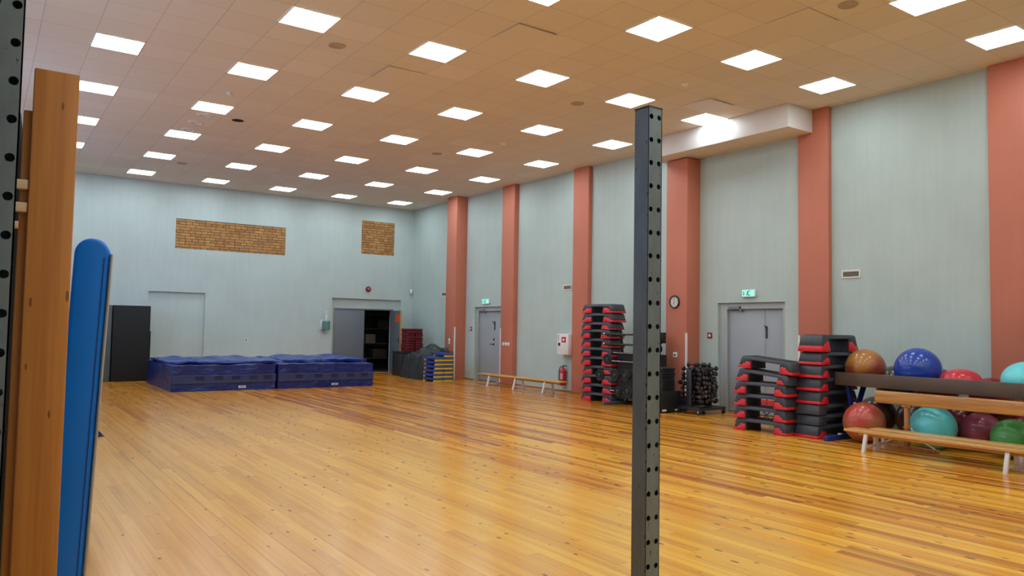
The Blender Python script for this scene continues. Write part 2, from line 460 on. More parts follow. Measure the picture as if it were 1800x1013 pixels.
def wall_grid(bm, us, ue, z1, holes, to3, thick):
    """solid wall of boxes between u=us..ue, z=0..z1 with recesses (u0,u1,z0,z1,depth); depth None = open through"""
    U = sorted(set([us, ue] + [h[0] for h in holes] + [h[1] for h in holes]))
    Zs = sorted(set([0, z1] + [h[2] for h in holes] + [h[3] for h in holes]))
    for a, b in zip(U, U[1:]):
        for c, d in zip(Zs, Zs[1:]):
            dep = 0.0
            for h in holes:
                if h[0]-1e-6 <= a and b <= h[1]+1e-6 and h[2]-1e-6 <= c and d <= h[3]+1e-6: dep = h[4]
            if dep is None: continue
            p = [to3(u, t, z) for z in (c, d) for t in (dep, thick) for u in (a, b)]
            addfaces(bm, [Vector(q) for q in p], [(0,2,3,1),(4,5,7,6),(0,1,5,4),(2,6,7,3),(0,4,6,2),(1,3,7,5)])
    bmesh.ops.remove_doubles(bm, verts=bm.verts, dist=1e-5)

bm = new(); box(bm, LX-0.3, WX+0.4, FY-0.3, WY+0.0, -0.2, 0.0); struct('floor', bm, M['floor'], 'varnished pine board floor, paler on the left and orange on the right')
bm = new(); box(bm, LX-0.3, WX+0.4, FY-0.3, WY+0.4, ZC, ZC+0.2); struct('ceiling', bm, M['ceiling'], 'tiled suspended ceiling with square light panels')

# right wall with the two door recesses
D1 = (16.78, 18.28, 0, 2.056); D2 = (8.142, 9.614, 0, 2.03)
bm = new()
wall_grid(bm, FY, WY+0.35, ZC, [(*D1, 0.20), (*D2, 0.20)], lambda u, t, z: (WX+t, u, z), 0.35)
struct('wall_right', bm, M['wall'], 'sage grey side wall between the terracotta pillars')
# back wall
RB = [(3.64, 5.083, 0, 2.303, 0.07), (8.763, 11.084, 2.01, 2.305, 0.10), (8.763, 8.86, 0, 2.01, 0.10), (10.86, 11.084, 0, 2.01, 0.10),
      (8.86, 10.86, 0, 2.01, None), (4.255, 7.275, 3.495, 4.312, 0.035), (9.667, 10.80, 3.717, 4.768, 0.035)]
bm = new()
wall_grid(bm, LX-0.3, WX, ZC, RB, lambda u, t, z: (u, WY+t, z), 0.35)
struct('wall_back', bm, M['wall_back'], 'blue grey end wall with two brick panels')
bm = new(); wall_grid(bm, FY-0.3, WY, ZC, [(yc-1.5, yc+1.5, 2.5, 4.1, None) for yc in (9.0, 13.5, 18.0)], lambda u, t, z: (LX-t, u, z), 0.3)
struct('wall_left', bm, M['wall_left'])
for k, yc in enumerate((9.0, 13.5, 18.0)):
    bm = new()
    for a, b, c, d in ((yc-1.5, yc+1.5, 2.5, 2.57), (yc-1.5, yc+1.5, 4.03, 4.1), (yc-1.5, yc-1.43, 2.57, 4.03), (yc+1.43, yc+1.5, 2.57, 4.03), (yc-0.03, yc+0.03, 2.57, 4.03)):
        box(bm, LX-0.2, LX-0.13, a, b, c, d)
    struct('window_%d' % (k+1), bm, M['white'], 'white window frame in the left wall')
bm = new(); box(bm, LX-0.3, WX+0.35, FY-0.3, FY, 0, ZC); struct('wall_front', bm, M['wall'])

for nm, (a, b, c, d), lab in (('trim_1', (4.255, 7.275, 3.495, 4.312), 'long bare brick panel high on the end wall'),
                         ('trim_2', (9.667, 10.80, 3.717, 4.768), 'square bare brick panel high on the end wall')):
    bm = new(); box(bm, a+0.001, b-0.001, WY+0.022, WY+0.034, c+0.001, d-0.001); struct(nm, bm, M['brick'], lab)

# pillars: (front x, y0, y1)
PIL = [(11.117, 18.77, 19.32), (11.33, 16.20, 16.76), (11.37, 13.28, 13.83), (11.11, 10.06, 10.60), (11.386, 7.25, 7.817), (11.38, 4.26, 4.815), (11.38, 1.27, 1.82), (11.38, -1.7, -1.15)]
pil_lab = ['terracotta pillar nearest the end wall', 'terracotta pillar with three switches beside the far door', 'terracotta pillar behind the tall far stack of steps',
           'terracotta pillar with the wall clock', 'terracotta pillar behind the near stacks of steps', 'terracotta pillar at the right edge of the photo',
           'terracotta pillar beyond the right edge of the photo', 'terracotta pillar behind the camera']
for k, (px, y0, y1) in enumerate(PIL):
    bm = new(); box(bm, px, WX, y0, y1, 0, ZC if k != 3 else 4.85); struct('wall_pillar' if k == 0 else 'wall_pillar', bm, M['pillar'], pil_lab[k], bevel=0.006)

# boxed duct at the ceiling between pillars 4 and 5
bm = new(); box(bm, 10.72, WX, 7.54, 10.78, 4.87, ZC, 0)
for f in bm.faces:
    if f.calc_center_median().z < 4.9: f.material_index = 1
struct('trim_3', bm, [M['duct'], M['ceiling']], 'white boxed duct hanging under the ceiling above the near door', bevel=0.004)

# skirting
segs = []
ycur = WY
edges = sorted([(y0, y1) for _, y0, y1 in PIL] + [(D1[0], D1[1]), (D2[0], D2[1])], reverse=True)
bm = new()
for y0, y1 in edges:
    if ycur - y1 > 0.02: box(bm, WX-0.02, WX, y1, ycur, 0, 0.035)
    ycur = y0
box(bm, WX-0.02, WX, FY, ycur, 0, 0.035)
for px, y0, y1 in PIL: box(bm, px-0.018, px, y0, y1, 0, 0.035)
struct('baseboard_right', bm, M['skirting'])

# ---- doors
def door_right(name, rec, leaf_y0, leaf_y1, ztop, label, split=None, handle=False):
    r = struct_empty(name, label)
    y0, y1, _, zt = rec
    bm = new(); x0, x1 = WX+0.05, WX+0.11
    box(bm, x0, x1, leaf_y1, y1, 0, zt); box(bm, x0, x1, y0, leaf_y0, 0, zt); box(bm, x0, x1, leaf_y0, leaf_y1, ztop, zt)
    obj('door_frame', bm, M['frame'], r, bevel=0.004)
    bm = new(); box(bm, WX+0.03, WX+0.052, leaf_y1-0.005, leaf_y1+0.055, 0, ztop+0.055); box(bm, WX+0.03, WX+0.052, leaf_y0-0.055, leaf_y0+0.005, 0, ztop+0.055); box(bm, WX+0.03, WX+0.052, leaf_y0, leaf_y1, ztop, ztop+0.055)
    obj('architrave', bm, M['frame'], r, bevel=0.004)
    lv = [(leaf_y0, leaf_y1)] if split is None else [(leaf_y0, split-0.003), (split+0.003, leaf_y1)]
    for a, b in lv:
        bm = new(); box(bm, WX+0.09, WX+0.13, a, b, 0.012, ztop)
        lf = obj('door_leaf', bm, M['grey_door'], r, bevel=0.003)
    # closer on the hinge side (far side)
    bm = new(); box(bm, WX+0.02, WX+0.085, leaf_y1-0.30, leaf_y1-0.05, ztop-0.005, ztop+0.05); box(bm, WX+0.03, WX+0.07, leaf_y1-0.33, leaf_y1-0.29, ztop-0.05, ztop+0.06)
    tube(bm, [(WX+0.05, leaf_y1-0.31, ztop-0.03), (WX+0.07, leaf_y1-0.2, ztop-0.02), (WX+0.085, leaf_y1-0.08, ztop-0.02)], 0.010, 6)
    obj('door_closer', bm, M['frame_dark'], r, bevel=0.004)
    return r
d1 = door_right('door_1', D1, 16.83, 18.15, 1.935, 'single grey door beside the pillar with three switches')
bm = new(); cyl(bm, (WX+0.09, 17.41, 1.03), (WX+0.045, 17.41, 1.03), 0.011, n=10); cyl(bm, (WX+0.045, 17.41, 1.03), (WX+0.045, 17.55, 1.03), 0.011, n=10)
lathe(bm, [(0.028, 0), (0.028, 0.01), (0, 0.012)], Matrix.Translation((WX+0.09, 17.41, 1.03)) @ Matrix.Rotation(-PI/2, 4, 'Y'), 16)
obj('door_handle', bm, M['blackmetal'], d1, smooth=40)
bm = new(); lathe(bm, [(0.03, 0), (0.03, 0.012), (0, 0.014)], Matrix.Translation((WX+0.09, 17.41, 1.16)) @ Matrix.Rotation(-PI/2, 4, 'Y'), 16)
obj('door_lock', bm, M['blackmetal'], d1, smooth=40)
bm = new(); box(bm, WX+0.07, WX+0.09, 17.36, 17.385, 1.42, 1.66); tube(bm, [(WX+0.08, 17.375, 1.54), (WX+0.075, 17.43, 1.62), (WX+0.07, 17.48, 1.66)], 0.009, 6)
obj('door_hook', bm, M['blackmetal'], d1)
d2 = door_right('door_2', D2, 8.20, 9.43, 1.91, 'grey double door under the duct, behind the leaning stack of steps', split=8.62)
bm = new(); box(bm, WX+0.07, WX+0.09, 8.568, 8.590, 1.38, 1.60); tube(bm, [(WX+0.07, 8.585, 1.55), (WX+0.065, 8.615, 1.62)], 0.009, 6)
obj('door_hook', bm, M['blackmetal'], d2)

# end wall double door, right leaf open, dark store room behind
d3 = struct_empty('door_3', 'slate grey double door in the end wall, right leaf open')
bm = new()
for a, b, c, d in ((8.86, 8.905, 0, 2.01), (10.815, 10.86, 0, 2.01), (8.905, 10.815, 1.965, 2.01)):
    box(bm, a, b, WY+0.07, WY+0.2, c, d)
obj('door_frame', bm, M['frame_dark'], d3, bevel=0.004)
bm = new(); box(bm, 8.907, 9.872, WY+0.085, WY+0.125, 0.01, 1.96); obj('door_leaf', bm, M['grey_door_dark'], d3, bevel=0.003)
Mleaf = Matrix.Translation((10.80, 22.13+0.09, 0)) @ Matrix.Rotation(math.radians(10.0), 4, 'Z')
# local: leaf runs toward -y from the hinge
bm = new(); box(bm, -0.04, 0.0, -1.0, 0, 0.01, 1.96, 0, Matrix.Rotation(math.radians(-9.5), 4, 'Z'))
lf = obj('door_leaf', bm, M['grey_door_dark'], d3); lf.location = (10.815, WY+0.07, 0)
bm = new(); box(bm, -0.043, 0.003, -1.004, -0.998, 0.01, 1.96, 0, Matrix.Rotation(math.radians(-9.5), 4, 'Z')); obj('leaf_edge', bm, M['edge_wood'], lf)
bm = new(); R95 = Matrix.Rotation(math.radians(-9.5), 4, 'Z')
box(bm, -0.05, -0.04, -0.96, -0.92, 0.94, 1.12, 0, R95)
for pz in (1.05,):
    tube(bm, [R95 @ Vector(q) for q in ((-0.045, -0.94, pz), (-0.09, -0.94, pz), (-0.09, -0.82, pz))], 0.01, 8)
obj('door_handle', bm, M['chrome'], lf)
bm = new(); box(bm, -0.0425, -0.041, -0.97, -0.52, 1.60, 1.84, 0, R95); obj('notice', bm, M['orange'], lf)
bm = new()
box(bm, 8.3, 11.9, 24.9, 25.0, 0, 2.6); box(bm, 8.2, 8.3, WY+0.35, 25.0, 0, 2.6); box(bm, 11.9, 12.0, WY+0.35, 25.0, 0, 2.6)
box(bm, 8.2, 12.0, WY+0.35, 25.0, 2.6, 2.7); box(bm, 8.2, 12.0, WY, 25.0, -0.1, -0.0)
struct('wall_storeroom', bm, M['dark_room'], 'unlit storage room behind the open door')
bm = new(); box(bm, 8.86, 10.86, WY, WY+0.12, 0.0, 0.012); struct('trim_4', bm, M['edge_wood'], 'wooden threshold of the open door')
t = thing('storage_shelf', 'metal storage shelf in the dark room behind the open door', 'shelf', (11.2, 24.3, 0))
for sx_ in (-0.55, 0.55):
    for sy_ in (-0.25, 0.25):
        bm = new(); box(bm, sx_-0.02, sx_+0.02, sy_-0.02, sy_+0.02, 0, 1.9); obj('post', bm, M['blackmetal'], t)
for z in (0.35, 0.85, 1.35, 1.85):
    bm = new(); box(bm, -0.55, 0.55, -0.25, 0.25, z, z+0.03); obj('shelf_board', bm, M['greymat'], t)
for k, (x, z, w_, h_, lab) in enumerate(((10.95, 0.88, 0.34, 0.3, 'paler carton on the middle board of the storage shelf'), (11.4, 1.38, 0.4, 0.28, 'carton on the upper right of the storage shelf'), (11.3, 0.38, 0.5, 0.3, 'wide carton on the lowest board of the storage shelf'))):
    bm = new(); box(bm, -w_/2, w_/2, -0.18, 0.18, 0, h_); box(bm, -w_/2-0.002, w_/2+0.002, -0.182, 0.182, h_-0.06, h_+0.002)
    o = obj('carton', bm, M['speaker'] if k == 0 else M['carton'], bevel=0.004); o.location = (x, 24.25, z); tag(o, lab, 'box')

# ------------------------------------------------------------ ceiling lights
def make_light():
    t = thing('ceiling_light', '', 'ceiling light', group='square LED panels in the ceiling')
    bm = new(); a, b = 0.298, 0.287
    for x0, x1, y0, y1 in ((-a, a, -a, -b), (-a, a, b, a), (-a, -b, -b, b), (b, a, -b, b)):
        box(bm, x0, x1, y0, y1, -0.008, 0.0)
    obj('panel_frame', bm, M['white'], t)
    bm = new(); box(bm, -b, b, -b, b, -0.005, -0.001); obj('diffuser', bm, M['diffuser'], t)
    return t
light0 = make_light(); used = False
CN = ['row nearest the right wall', 'second row from the right wall', 'third row from the right wall', 'fourth row from the right wall', 'fifth row from the right wall', 'leftmost row']
for c in range(6):
    for r in range(0, 11):
        if c == 5 and r == 0: pass
        lx, ly = 10.409 - 1.8075*c, 21.035 - 2.3996*r
        if ly < FY + 0.6: continue
        vis = (c == 0 and r <= 7) or (c == 1 and r <= 7) or (c == 2 and r <= 7) or (c == 3 and r <= 5) or (c == 4 and r <= 5) or (c == 5 and r <= 4)
        if vis: lab = 'square ceiling light, %s from the end wall in the %s' % (ORD[r], CN[c])
        else: lab = 'square ceiling light outside the photo above or behind the camera'
        if not used: o = light0; used = True
        else: o = dup(light0)
        o.location = (lx, ly, ZC-0.002); o['label'] = lab

# ceiling fittings
def fit(name, lab, cat, x, y, prof, mat, group=None):
    bm = new(); lathe(bm, prof, None, 28); o = obj(name, bm, mat, smooth=35); o.location = (x, y, ZC); return tag(o, lab, cat, group)
sp_pos = [((3.785, 9.66), 'left of the frontmost lights, near the left'), ((8.034, 9.70), 'left of the perforated centre post top'), ((8.013, 14.445), 'in the middle of the ceiling'),
          ((3.771, 19.2), 'farthest back near the end wall'), ((7.992, 4.83), 'at the top right of the photo')]
for (x, y), lab in sp_pos:
    fit('ceiling_speaker', 'round beige ceiling speaker ' + lab, 'speaker', x, y, [(0.0, -0.006), (0.10, -0.006), (0.108, -0.010), (0.112, -0.004), (0.112, 0.0)], M['speaker'], 'round ceiling speakers')
fit('ceiling_opening', 'dark empty round hole in the ceiling', 'hole', 3.773, 14.434, [(0.0, -0.002), (0.105, -0.002), (0.11, 0.0)], M['hole'])
for k, (x, y) in enumerate(((3.184, 14.417), (3.179, 15.058), (3.191, 15.736))):
    fit('air_diffuser', 'round ceiling air diffuser, %s of three' % ('nearest', 'middle', 'farthest')[k], 'air diffuser', x, y,
        [(0.0, -0.012), (0.05, -0.012), (0.055, -0.002), (0.09, -0.002), (0.095, -0.02), (0.12, -0.02), (0.15, 0.0)], M['duct'], 'round air diffusers in a row')
for k, (x, y, lab) in enumerate(((3.191, 12.751, 'near the three round diffusers'), (8.677, 7.915, 'left of the white duct'), (8.624, 12.763, 'in the middle of the ceiling'))):
    fit('smoke_detector', 'small white smoke detector ' + lab, 'smoke detector', x, y, [(0.0, -0.045), (0.03, -0.043), (0.045, -0.025), (0.05, -0.02), (0.055, 0.0)], M['white'], 'smoke detectors')
for k, (x, y, rx, ry, lab) in enumerate(((5.29, 7.84, 0.014, 0.010, 'sagging ceiling tile near the top of the photo'), (5.02, 10.24, 0.0, -0.015, 'sagging ceiling tile left of the middle'), (7.99, 5.42, 0.0, 0.012, 'sagging ceiling tile above the centre post'), (10.1, 8.5, 0.02, 0.02, 'loose ceiling tile beside the white duct'))):
    bm = new(); box(bm, -0.296, 0.296, -0.296, 0.296, 0.0, 0.012); o = struct('trim_%d' % (5+k), bm, M['duct'] if k == 3 else M['ceiling'], lab)
    ang = Matrix.Rotation(rx, 4, 'X') @ Matrix.Rotation(ry, 4, 'Y')
    cx = 10.1078 - 0.6025*round((10.1078 - x)/0.6025 - 0.5) - 0.30; cyy = 20.735 - 0.6*round((20.735 - y)/0.6 - 0.5) - 0.30
    o.data.transform(ang); zmax = max(v.co.z for v in o.data.vertices)
    o.data.transform(Matrix.Translation((cx, cyy, ZC - zmax + 0.004)))

# ------------------------------------------------------------ wall fittings
def wall_vent(y0, y1, z0, z1, lab):
    t = thing('wall_vent', lab, 'vent', (WX, (y0+y1)/2, z0), group='air vents in the right wall'); w = (y1-y0)/2; h = z1-z0
    bm = new(); e = 0.022
    box(bm, -0.015, 0, -w, w, 0, e); box(bm, -0.015, 0, -w, w, h-e, h); box(bm, -0.015, 0, -w, -w+e, e, h-e); box(bm, -0.015, 0, w-e, w, e, h-e)
    obj('vent_frame', bm, M['white'], t, bevel=0.002)
    bm = new(); box(bm, -0.004, 0.0, -w+e, w-e, e, h-e); obj('vent_opening', bm, M['hole'], t)
    bm = new()
    for k in range(4):
        z = e + (h-2*e)*(k+0.5)/4; box(bm, -0.013, -0.005, -w+e, w-e, z-0.004, z+0.004)
    obj('louvre', bm, M['speaker'], t)
wall_vent(19.86, 20.2, 2.40, 2.53, 'white air vent beside the pillar nearest the end wall')
wall_vent(13.98, 14.30, 2.41, 2.54, 'white air vent above the white fire cabinet')
wall_vent(6.75, 7.07, 2.39, 2.517, 'white air vent high above the blue exercise ball')

def exit_sign(yc, z0, z1, y0, y1, lab):
    t = thing('exit_sign', lab, 'exit sign', (WX, (y0+y1)/2, z0), group='lit green exit signs'); w = (y1-y0)/2; h = z1-z0
    bm = new(); box(bm, -0.05, 0, -w, w, 0, h); obj('housing', bm, M['white'], t, bevel=0.008)
    bm = new(); box(bm, -0.053, -0.05, -w+0.008, w-0.008, 0.008, h-0.008); obj('lit_face', bm, M['exit_face'], t)
    bm = new()
    X0, X1 = -0.056, -0.0535
    # arrow (at the far end), running figure, door: mirrored so that +y is the left of the sign
    box(bm, X0, X1, w*0.66, w*0.74, h*0.30, h*0.80)
    prism(bm, [(w*0.58, h*0.42), (w*0.70, h*0.2), (w*0.82, h*0.42)], lambda u, v, s: (s, u, v), X0, X1)
    obj('arrow', bm, M['green_exit'], t); bm = new()
    box(bm, X0, X1, -w*0.30, w*0.02, h*0.18, h*0.28); box(bm, X0, X1, -w*0.02, w*0.08, h*0.18, h*0.85); box(bm, X0, X1, -w*0.30, w*0.02, h*0.76, h*0.85)
    prism(bm, [(w*0.25, h*0.2), (w*0.33, h*0.2), (w*0.2, h*0.5), (w*0.12, h*0.72), (w*0.05, h*0.7), (w*0.14, h*0.42)], lambda u, v, s: (s, u, v), X0-0.001, X1)
    obj('pictogram', bm, M['green_exit'], t)
exit_sign(0, 2.135, 2.27, 17.50, 17.85, 'lit green and white exit sign over the single far door')
exit_sign(0, 2.128, 2.262, 8.735, 9.02, 'lit green and white exit sign over the near double door')

def plate(name, lab, cat, x, y, z, w, h, face='x', mats=None, mark=None, group=None, mmat=None):
    t = thing(name, lab, cat, (x, y, z), group=group)
    def bx(bm, u0, u1, z0, z1, d0, d1):
        if face == 'x': box(bm, -d1, -d0, u0, u1, z0, z1)
        else: box(bm, u0, u1, -d1, -d0, z0, z1)
    bm = new(); bx(bm, -w/2, w/2, -h/2, h/2, 0, 0.014); obj('cover', bm, mats or M['white'], t, bevel=0.003)
    bm = new(); s = mark or 0.45
    bx(bm, -w*s/2, w*s/2, -h*s/2, h*s/2, 0.0142, 0.019); obj('centre', bm, mmat or M['hole'], t)
    return t
for k, y in enumerate((16.60, 16.475, 16.36)):
    plate('light_switch', 'white light switch on the far pillar, %s of three' % ('left', 'middle', 'right')[k], 'switch', 11.33, y, 1.058, 0.085, 0.085, mark=0.6, mmat=M['white'], group='three light switches on the pillar')
plate('power_socket', 'white socket on the pillar nearest the end wall', 'socket', 11.117, 19.06, 1.07, 0.085, 0.15, mark=0.5, mmat=M['speaker'])
plate('power_socket', 'white socket on the pillar under the clock', 'socket', 11.11, 10.34, 1.022, 0.10, 0.10, mark=0.35)
plate('power_socket', 'small white socket on the end wall above the blue crash mats', 'socket', 6.231, WY, 1.017, 0.10, 0.08, 'y', mark=0.4)
plate('call_point', 'small red fire call point left of the single far door', 'call point', WX, 18.47, 1.442, 0.11, 0.11, mats=M['darkred'], mmat=M['white'])
plate('call_point', 'small red fire call point left of the near double door', 'call point', WX, 9.804, 1.411, 0.11, 0.11, mats=M['darkred'], mmat=M['white'])
bm = new(); box(bm, -0.02, 0.02, -0.01, 0, -0.015, 0.015); o = obj('cable_plug', bm, M['white'], bevel=0.003); o.location = (5.2, WY, 0.69); tag(o, 'tiny white plug low on the end wall beside the niche', 'plug')
bm = new(); lathe(bm, [(0.012, 0), (0.012, 0.01), (0, 0.012)], Matrix.Rotation(PI/2, 4, 'X'), 12); o = obj('wall_screw', bm, M['speaker']); o.location = (10.498, WY, 2.525); tag(o, 'tiny grey fixing above the open door', 'screw')

# fire bell
t = thing('fire_alarm', 'round red fire alarm above the end wall door', 'fire alarm', (9.93, WY, 2.618))
bm = new(); lathe(bm, [(0.05, 0), (0.085, 0.0), (0.085, 0.04), (0.06, 0.055), (0.045, 0.055)], Matrix.Rotation(PI/2, 4, 'X'), 28); obj('bell_base', bm, M['darkred'], t, smooth=35)
bm = new(); lathe(bm, [(0.0, 0.0), (0.046, 0.0), (0.042, 0.06), (0.02, 0.075), (0, 0.078)], Matrix.Rotation(PI/2, 4, 'X'), 24); obj('sounder_lens', bm, plain('pale_red_lens', srgb(190, 110, 115), 0.3), t, smooth=35)
# motion detector
t = thing('motion_detector', 'small white motion detector in the back right corner', 'motion detector', (11.40, 22.05, 2.53), rz=PI/4)
bm = new(); prism(bm, [(-0.03, 0.0), (0.03, 0.0), (0.034, 0.14), (-0.034, 0.14)], lambda u, v, s: (u, s, v), -0.045, 0.03); obj('sensor_body', bm, M['white'], t, bevel=0.01)
bm = new(); box(bm, -0.022, 0.022, -0.052, -0.044, 0.02, 0.06); obj('sensor_lens', bm, M['disp'], t, bevel=0.004)
# dispenser
t = thing('towel_dispenser', 'teal paper dispenser on the end wall by the door', 'dispenser', (8.52, WY, 1.30))
bm = new(); box(bm, -0.12, 0.05, -0.03, 0, 0.03, 0.33); obj('back_plate', bm, M['white'], t, bevel=0.01)
bm = new(); lathe(bm, [(0.0, 0.0), (0.11, 0.0), (0.115, 0.02), (0.115, 0.25), (0.10, 0.27), (0, 0.27)], Matrix.Translation((0.02, -0.13, 0.03)), 28); obj('towel_drum', bm, M['disp'], t, smooth=35)
bm = new(); tube(bm, [(0.02, -0.13, 0.03), (0.03, -0.14, -0.01), (0.0, -0.13, -0.04)], 0.02, 8); obj('paper_end', bm, M['white'], t, smooth=60)
t = thing('spray_bottle', 'white spray bottle standing on the teal dispenser', 'bottle', (8.545, WY-0.12, 1.60))
bm = new(); lathe(bm, [(0, 0), (0.035, 0), (0.04, 0.01), (0.036, 0.14), (0.022, 0.19), (0.014, 0.21), (0, 0.21)], None, 20); obj('bottle_body', bm, M['white'], t, smooth=50)
bm = new(); box(bm, -0.05, 0.02, -0.012, 0.012, 0.25, 0.285); cyl(bm, (0, 0, 0.21), (0, 0, 0.26), 0.014, n=10); obj('pump_head', bm, M['white'], t)

# fire cabinet and extinguisher
t = thing('fire_hose_cabinet', 'white wall cabinet with red arrow sign above the extinguisher', 'cabinet', (WX, 14.05, 0.874))
bm = new(); box(bm, -0.20, 0, -0.21, 0.21, 0, 0.492); obj('cabinet_body', bm, M['white'], t, bevel=0.006)
bm = new(); box(bm, -0.208, -0.201, -0.205, 0.205, 0.006, 0.486); dr = obj('cabinet_door', bm, M['white'], t, bevel=0.004)
bm = new(); box(bm, -0.2105, -0.2085, -0.13, 0.03, 0.29, 0.42); obj('hose_sign', bm, M['fire'], dr)
bm = new(); prism(bm, [(-0.03, 0.315), (-0.03, 0.395), (-0.095, 0.355)], lambda u, v, s: (s, u, v), -0.2125, -0.2107); box(bm, -0.2125, -0.2107, -0.03, 0.0, 0.34, 0.37); obj('sign_arrow', bm, M['white'], dr)
bm = new(); lathe(bm, [(0.04, 0), (0.04, 0.006), (0, 0.008)], Matrix.Translation((-0.2085, 0.12, 0.245)) @ Matrix.Rotation(-PI/2, 4, 'Y'), 18); obj('door_latch', bm, M['blackmetal'], dr)
bm = new()
for k in range(5):
    z = 0.345 + k*0.027; box(bm, -0.2105, -0.2085, 0.13, 0.17, z, z+0.006); box(bm, -0.2105, -0.2085, 0.13 if k % 2 else 0.145, 0.143 if k % 2 else 0.17, z, z+0.018)
obj('lettering', bm, M['blackmetal'], dr)
t = thing('fire_extinguisher', 'red fire extinguisher hanging below the white cabinet', 'fire extinguisher', (11.385, 14.16, 0.15))
bm = new(); lathe(bm, [(0, 0.0), (0.07, 0.0), (0.08, 0.012), (0.08, 0.32), (0.07, 0.37), (0.035, 0.405), (0.022, 0.42), (0, 0.42)], None, 28); obj('cylinder_body', bm, M['fire'], t, smooth=40)
bm = new(); cyl(bm, (0, 0, 0.42), (0, 0, 0.45), 0.018, n=12); box(bm, -0.012, 0.012, -0.11, 0.02, 0.45, 0.462); box(bm, -0.012, 0.012, -0.10, 0.02, 0.47, 0.482, 0, Matrix.Rotation(0.08, 4, 'X')); obj('valve_lever', bm, M['blackmetal'], t)
bm = new(); tube(bm, [(0, 0.02, 0.44), (-0.02, 0.07, 0.43), (-0.03, 0.10, 0.36), (-0.03, 0.105, 0.2), (-0.03, 0.10, 0.05), (-0.03, 0.095, 0.0)], 0.011, 8); obj('hose', bm, M['black'], t, smooth=60)
bm = new()
for k in range(9):
    a0 = PI + 0.9 - k*0.2 ; a1 = a0 - 0.2
    q = [(0.0812*math.cos(a), 0.0812*math.sin(a), z) for a, z in ((a0, 0.14), (a1, 0.14), (a1, 0.29), (a0, 0.29))]
    if k in (0, 1, 2, 3, 4): addfaces(bm, [Vector(p) for p in q], [(0, 1, 2, 3)])
obj('instruction_label', bm, plain('pale_print_label', srgb(206, 168, 160), 0.4, 0.2, 60), t)
bm = new(); box(bm, 0.06, 0.095, -0.03, 0.03, 0.28, 0.34); obj('wall_bracket', bm, M['blackmetal'], t)

# clock
t = thing('wall_clock', 'round black rimmed wall clock on the terracotta pillar', 'clock', (11.11, 10.36, 2.052))
RY = Matrix.Rotation(-PI/2, 4, 'Y')
bm = new(); lathe(bm, [(0.10, 0.0), (0.128, 0.0), (0.130, 0.02), (0.122, 0.034), (0.108, 0.034), (0.102, 0.02)], RY, 36); obj('clock_rim', bm, M['blackmetal'], t, smooth=40)
bm = new(); lathe(bm, [(0.0, 0.018), (0.106, 0.018), (0.106, 0.0)], RY, 36); fc = obj('clock_face', bm, M['clockface'], t)
bm = new()
for k in range(12):
    a = k*PI/6; Mx = Matrix.Rotation(a, 4, 'X'); box(bm, -0.0205, -0.0185, -0.003, 0.003, 0.082, 0.098, 0, Mx)
obj('hour_marks', bm, M['blackmetal'], fc)
bm = new(); box(bm, -0.023, -0.021, -0.003, 0.003, -0.015, 0.085, 0, Matrix.Rotation(-0.1, 4, 'X')); obj('minute_hand', bm, M['blackmetal'], t)
bm = new(); box(bm, -0.025, -0.0235, -0.004, 0.004, -0.01, 0.06, 0, Matrix.Rotation(PI+0.25, 4, 'X')); obj('hour_hand', bm, M['blackmetal'], t)

# white corner guards
for (x, y, h, lab) in ((11.117, 18.77, 1.48, 'white corner guard strip on the pillar nearest the end wall'), (11.33, 16.76, 1.48, 'white corner guard strip beside the single far door'),
                  (11.11, 10.06, 1.45, 'white corner guard strip on the pillar with the clock'), (11.386, 7.817, 1.45, 'white corner guard strip behind the near stacks of steps')):
    s = -1 if y in (18.77, 10.06) else 1
    bm = new(); box(bm, x-0.004, x+0.028, y, y+s*0.004, 0, h); box(bm, x-0.004, x, min(y, y-s*0.03), max(y, y-s*0.03), 0, h)
    o = obj('corner_guard', bm, M['white']); tag(o, lab, 'corner guard', 'white corner guards on the pillars')

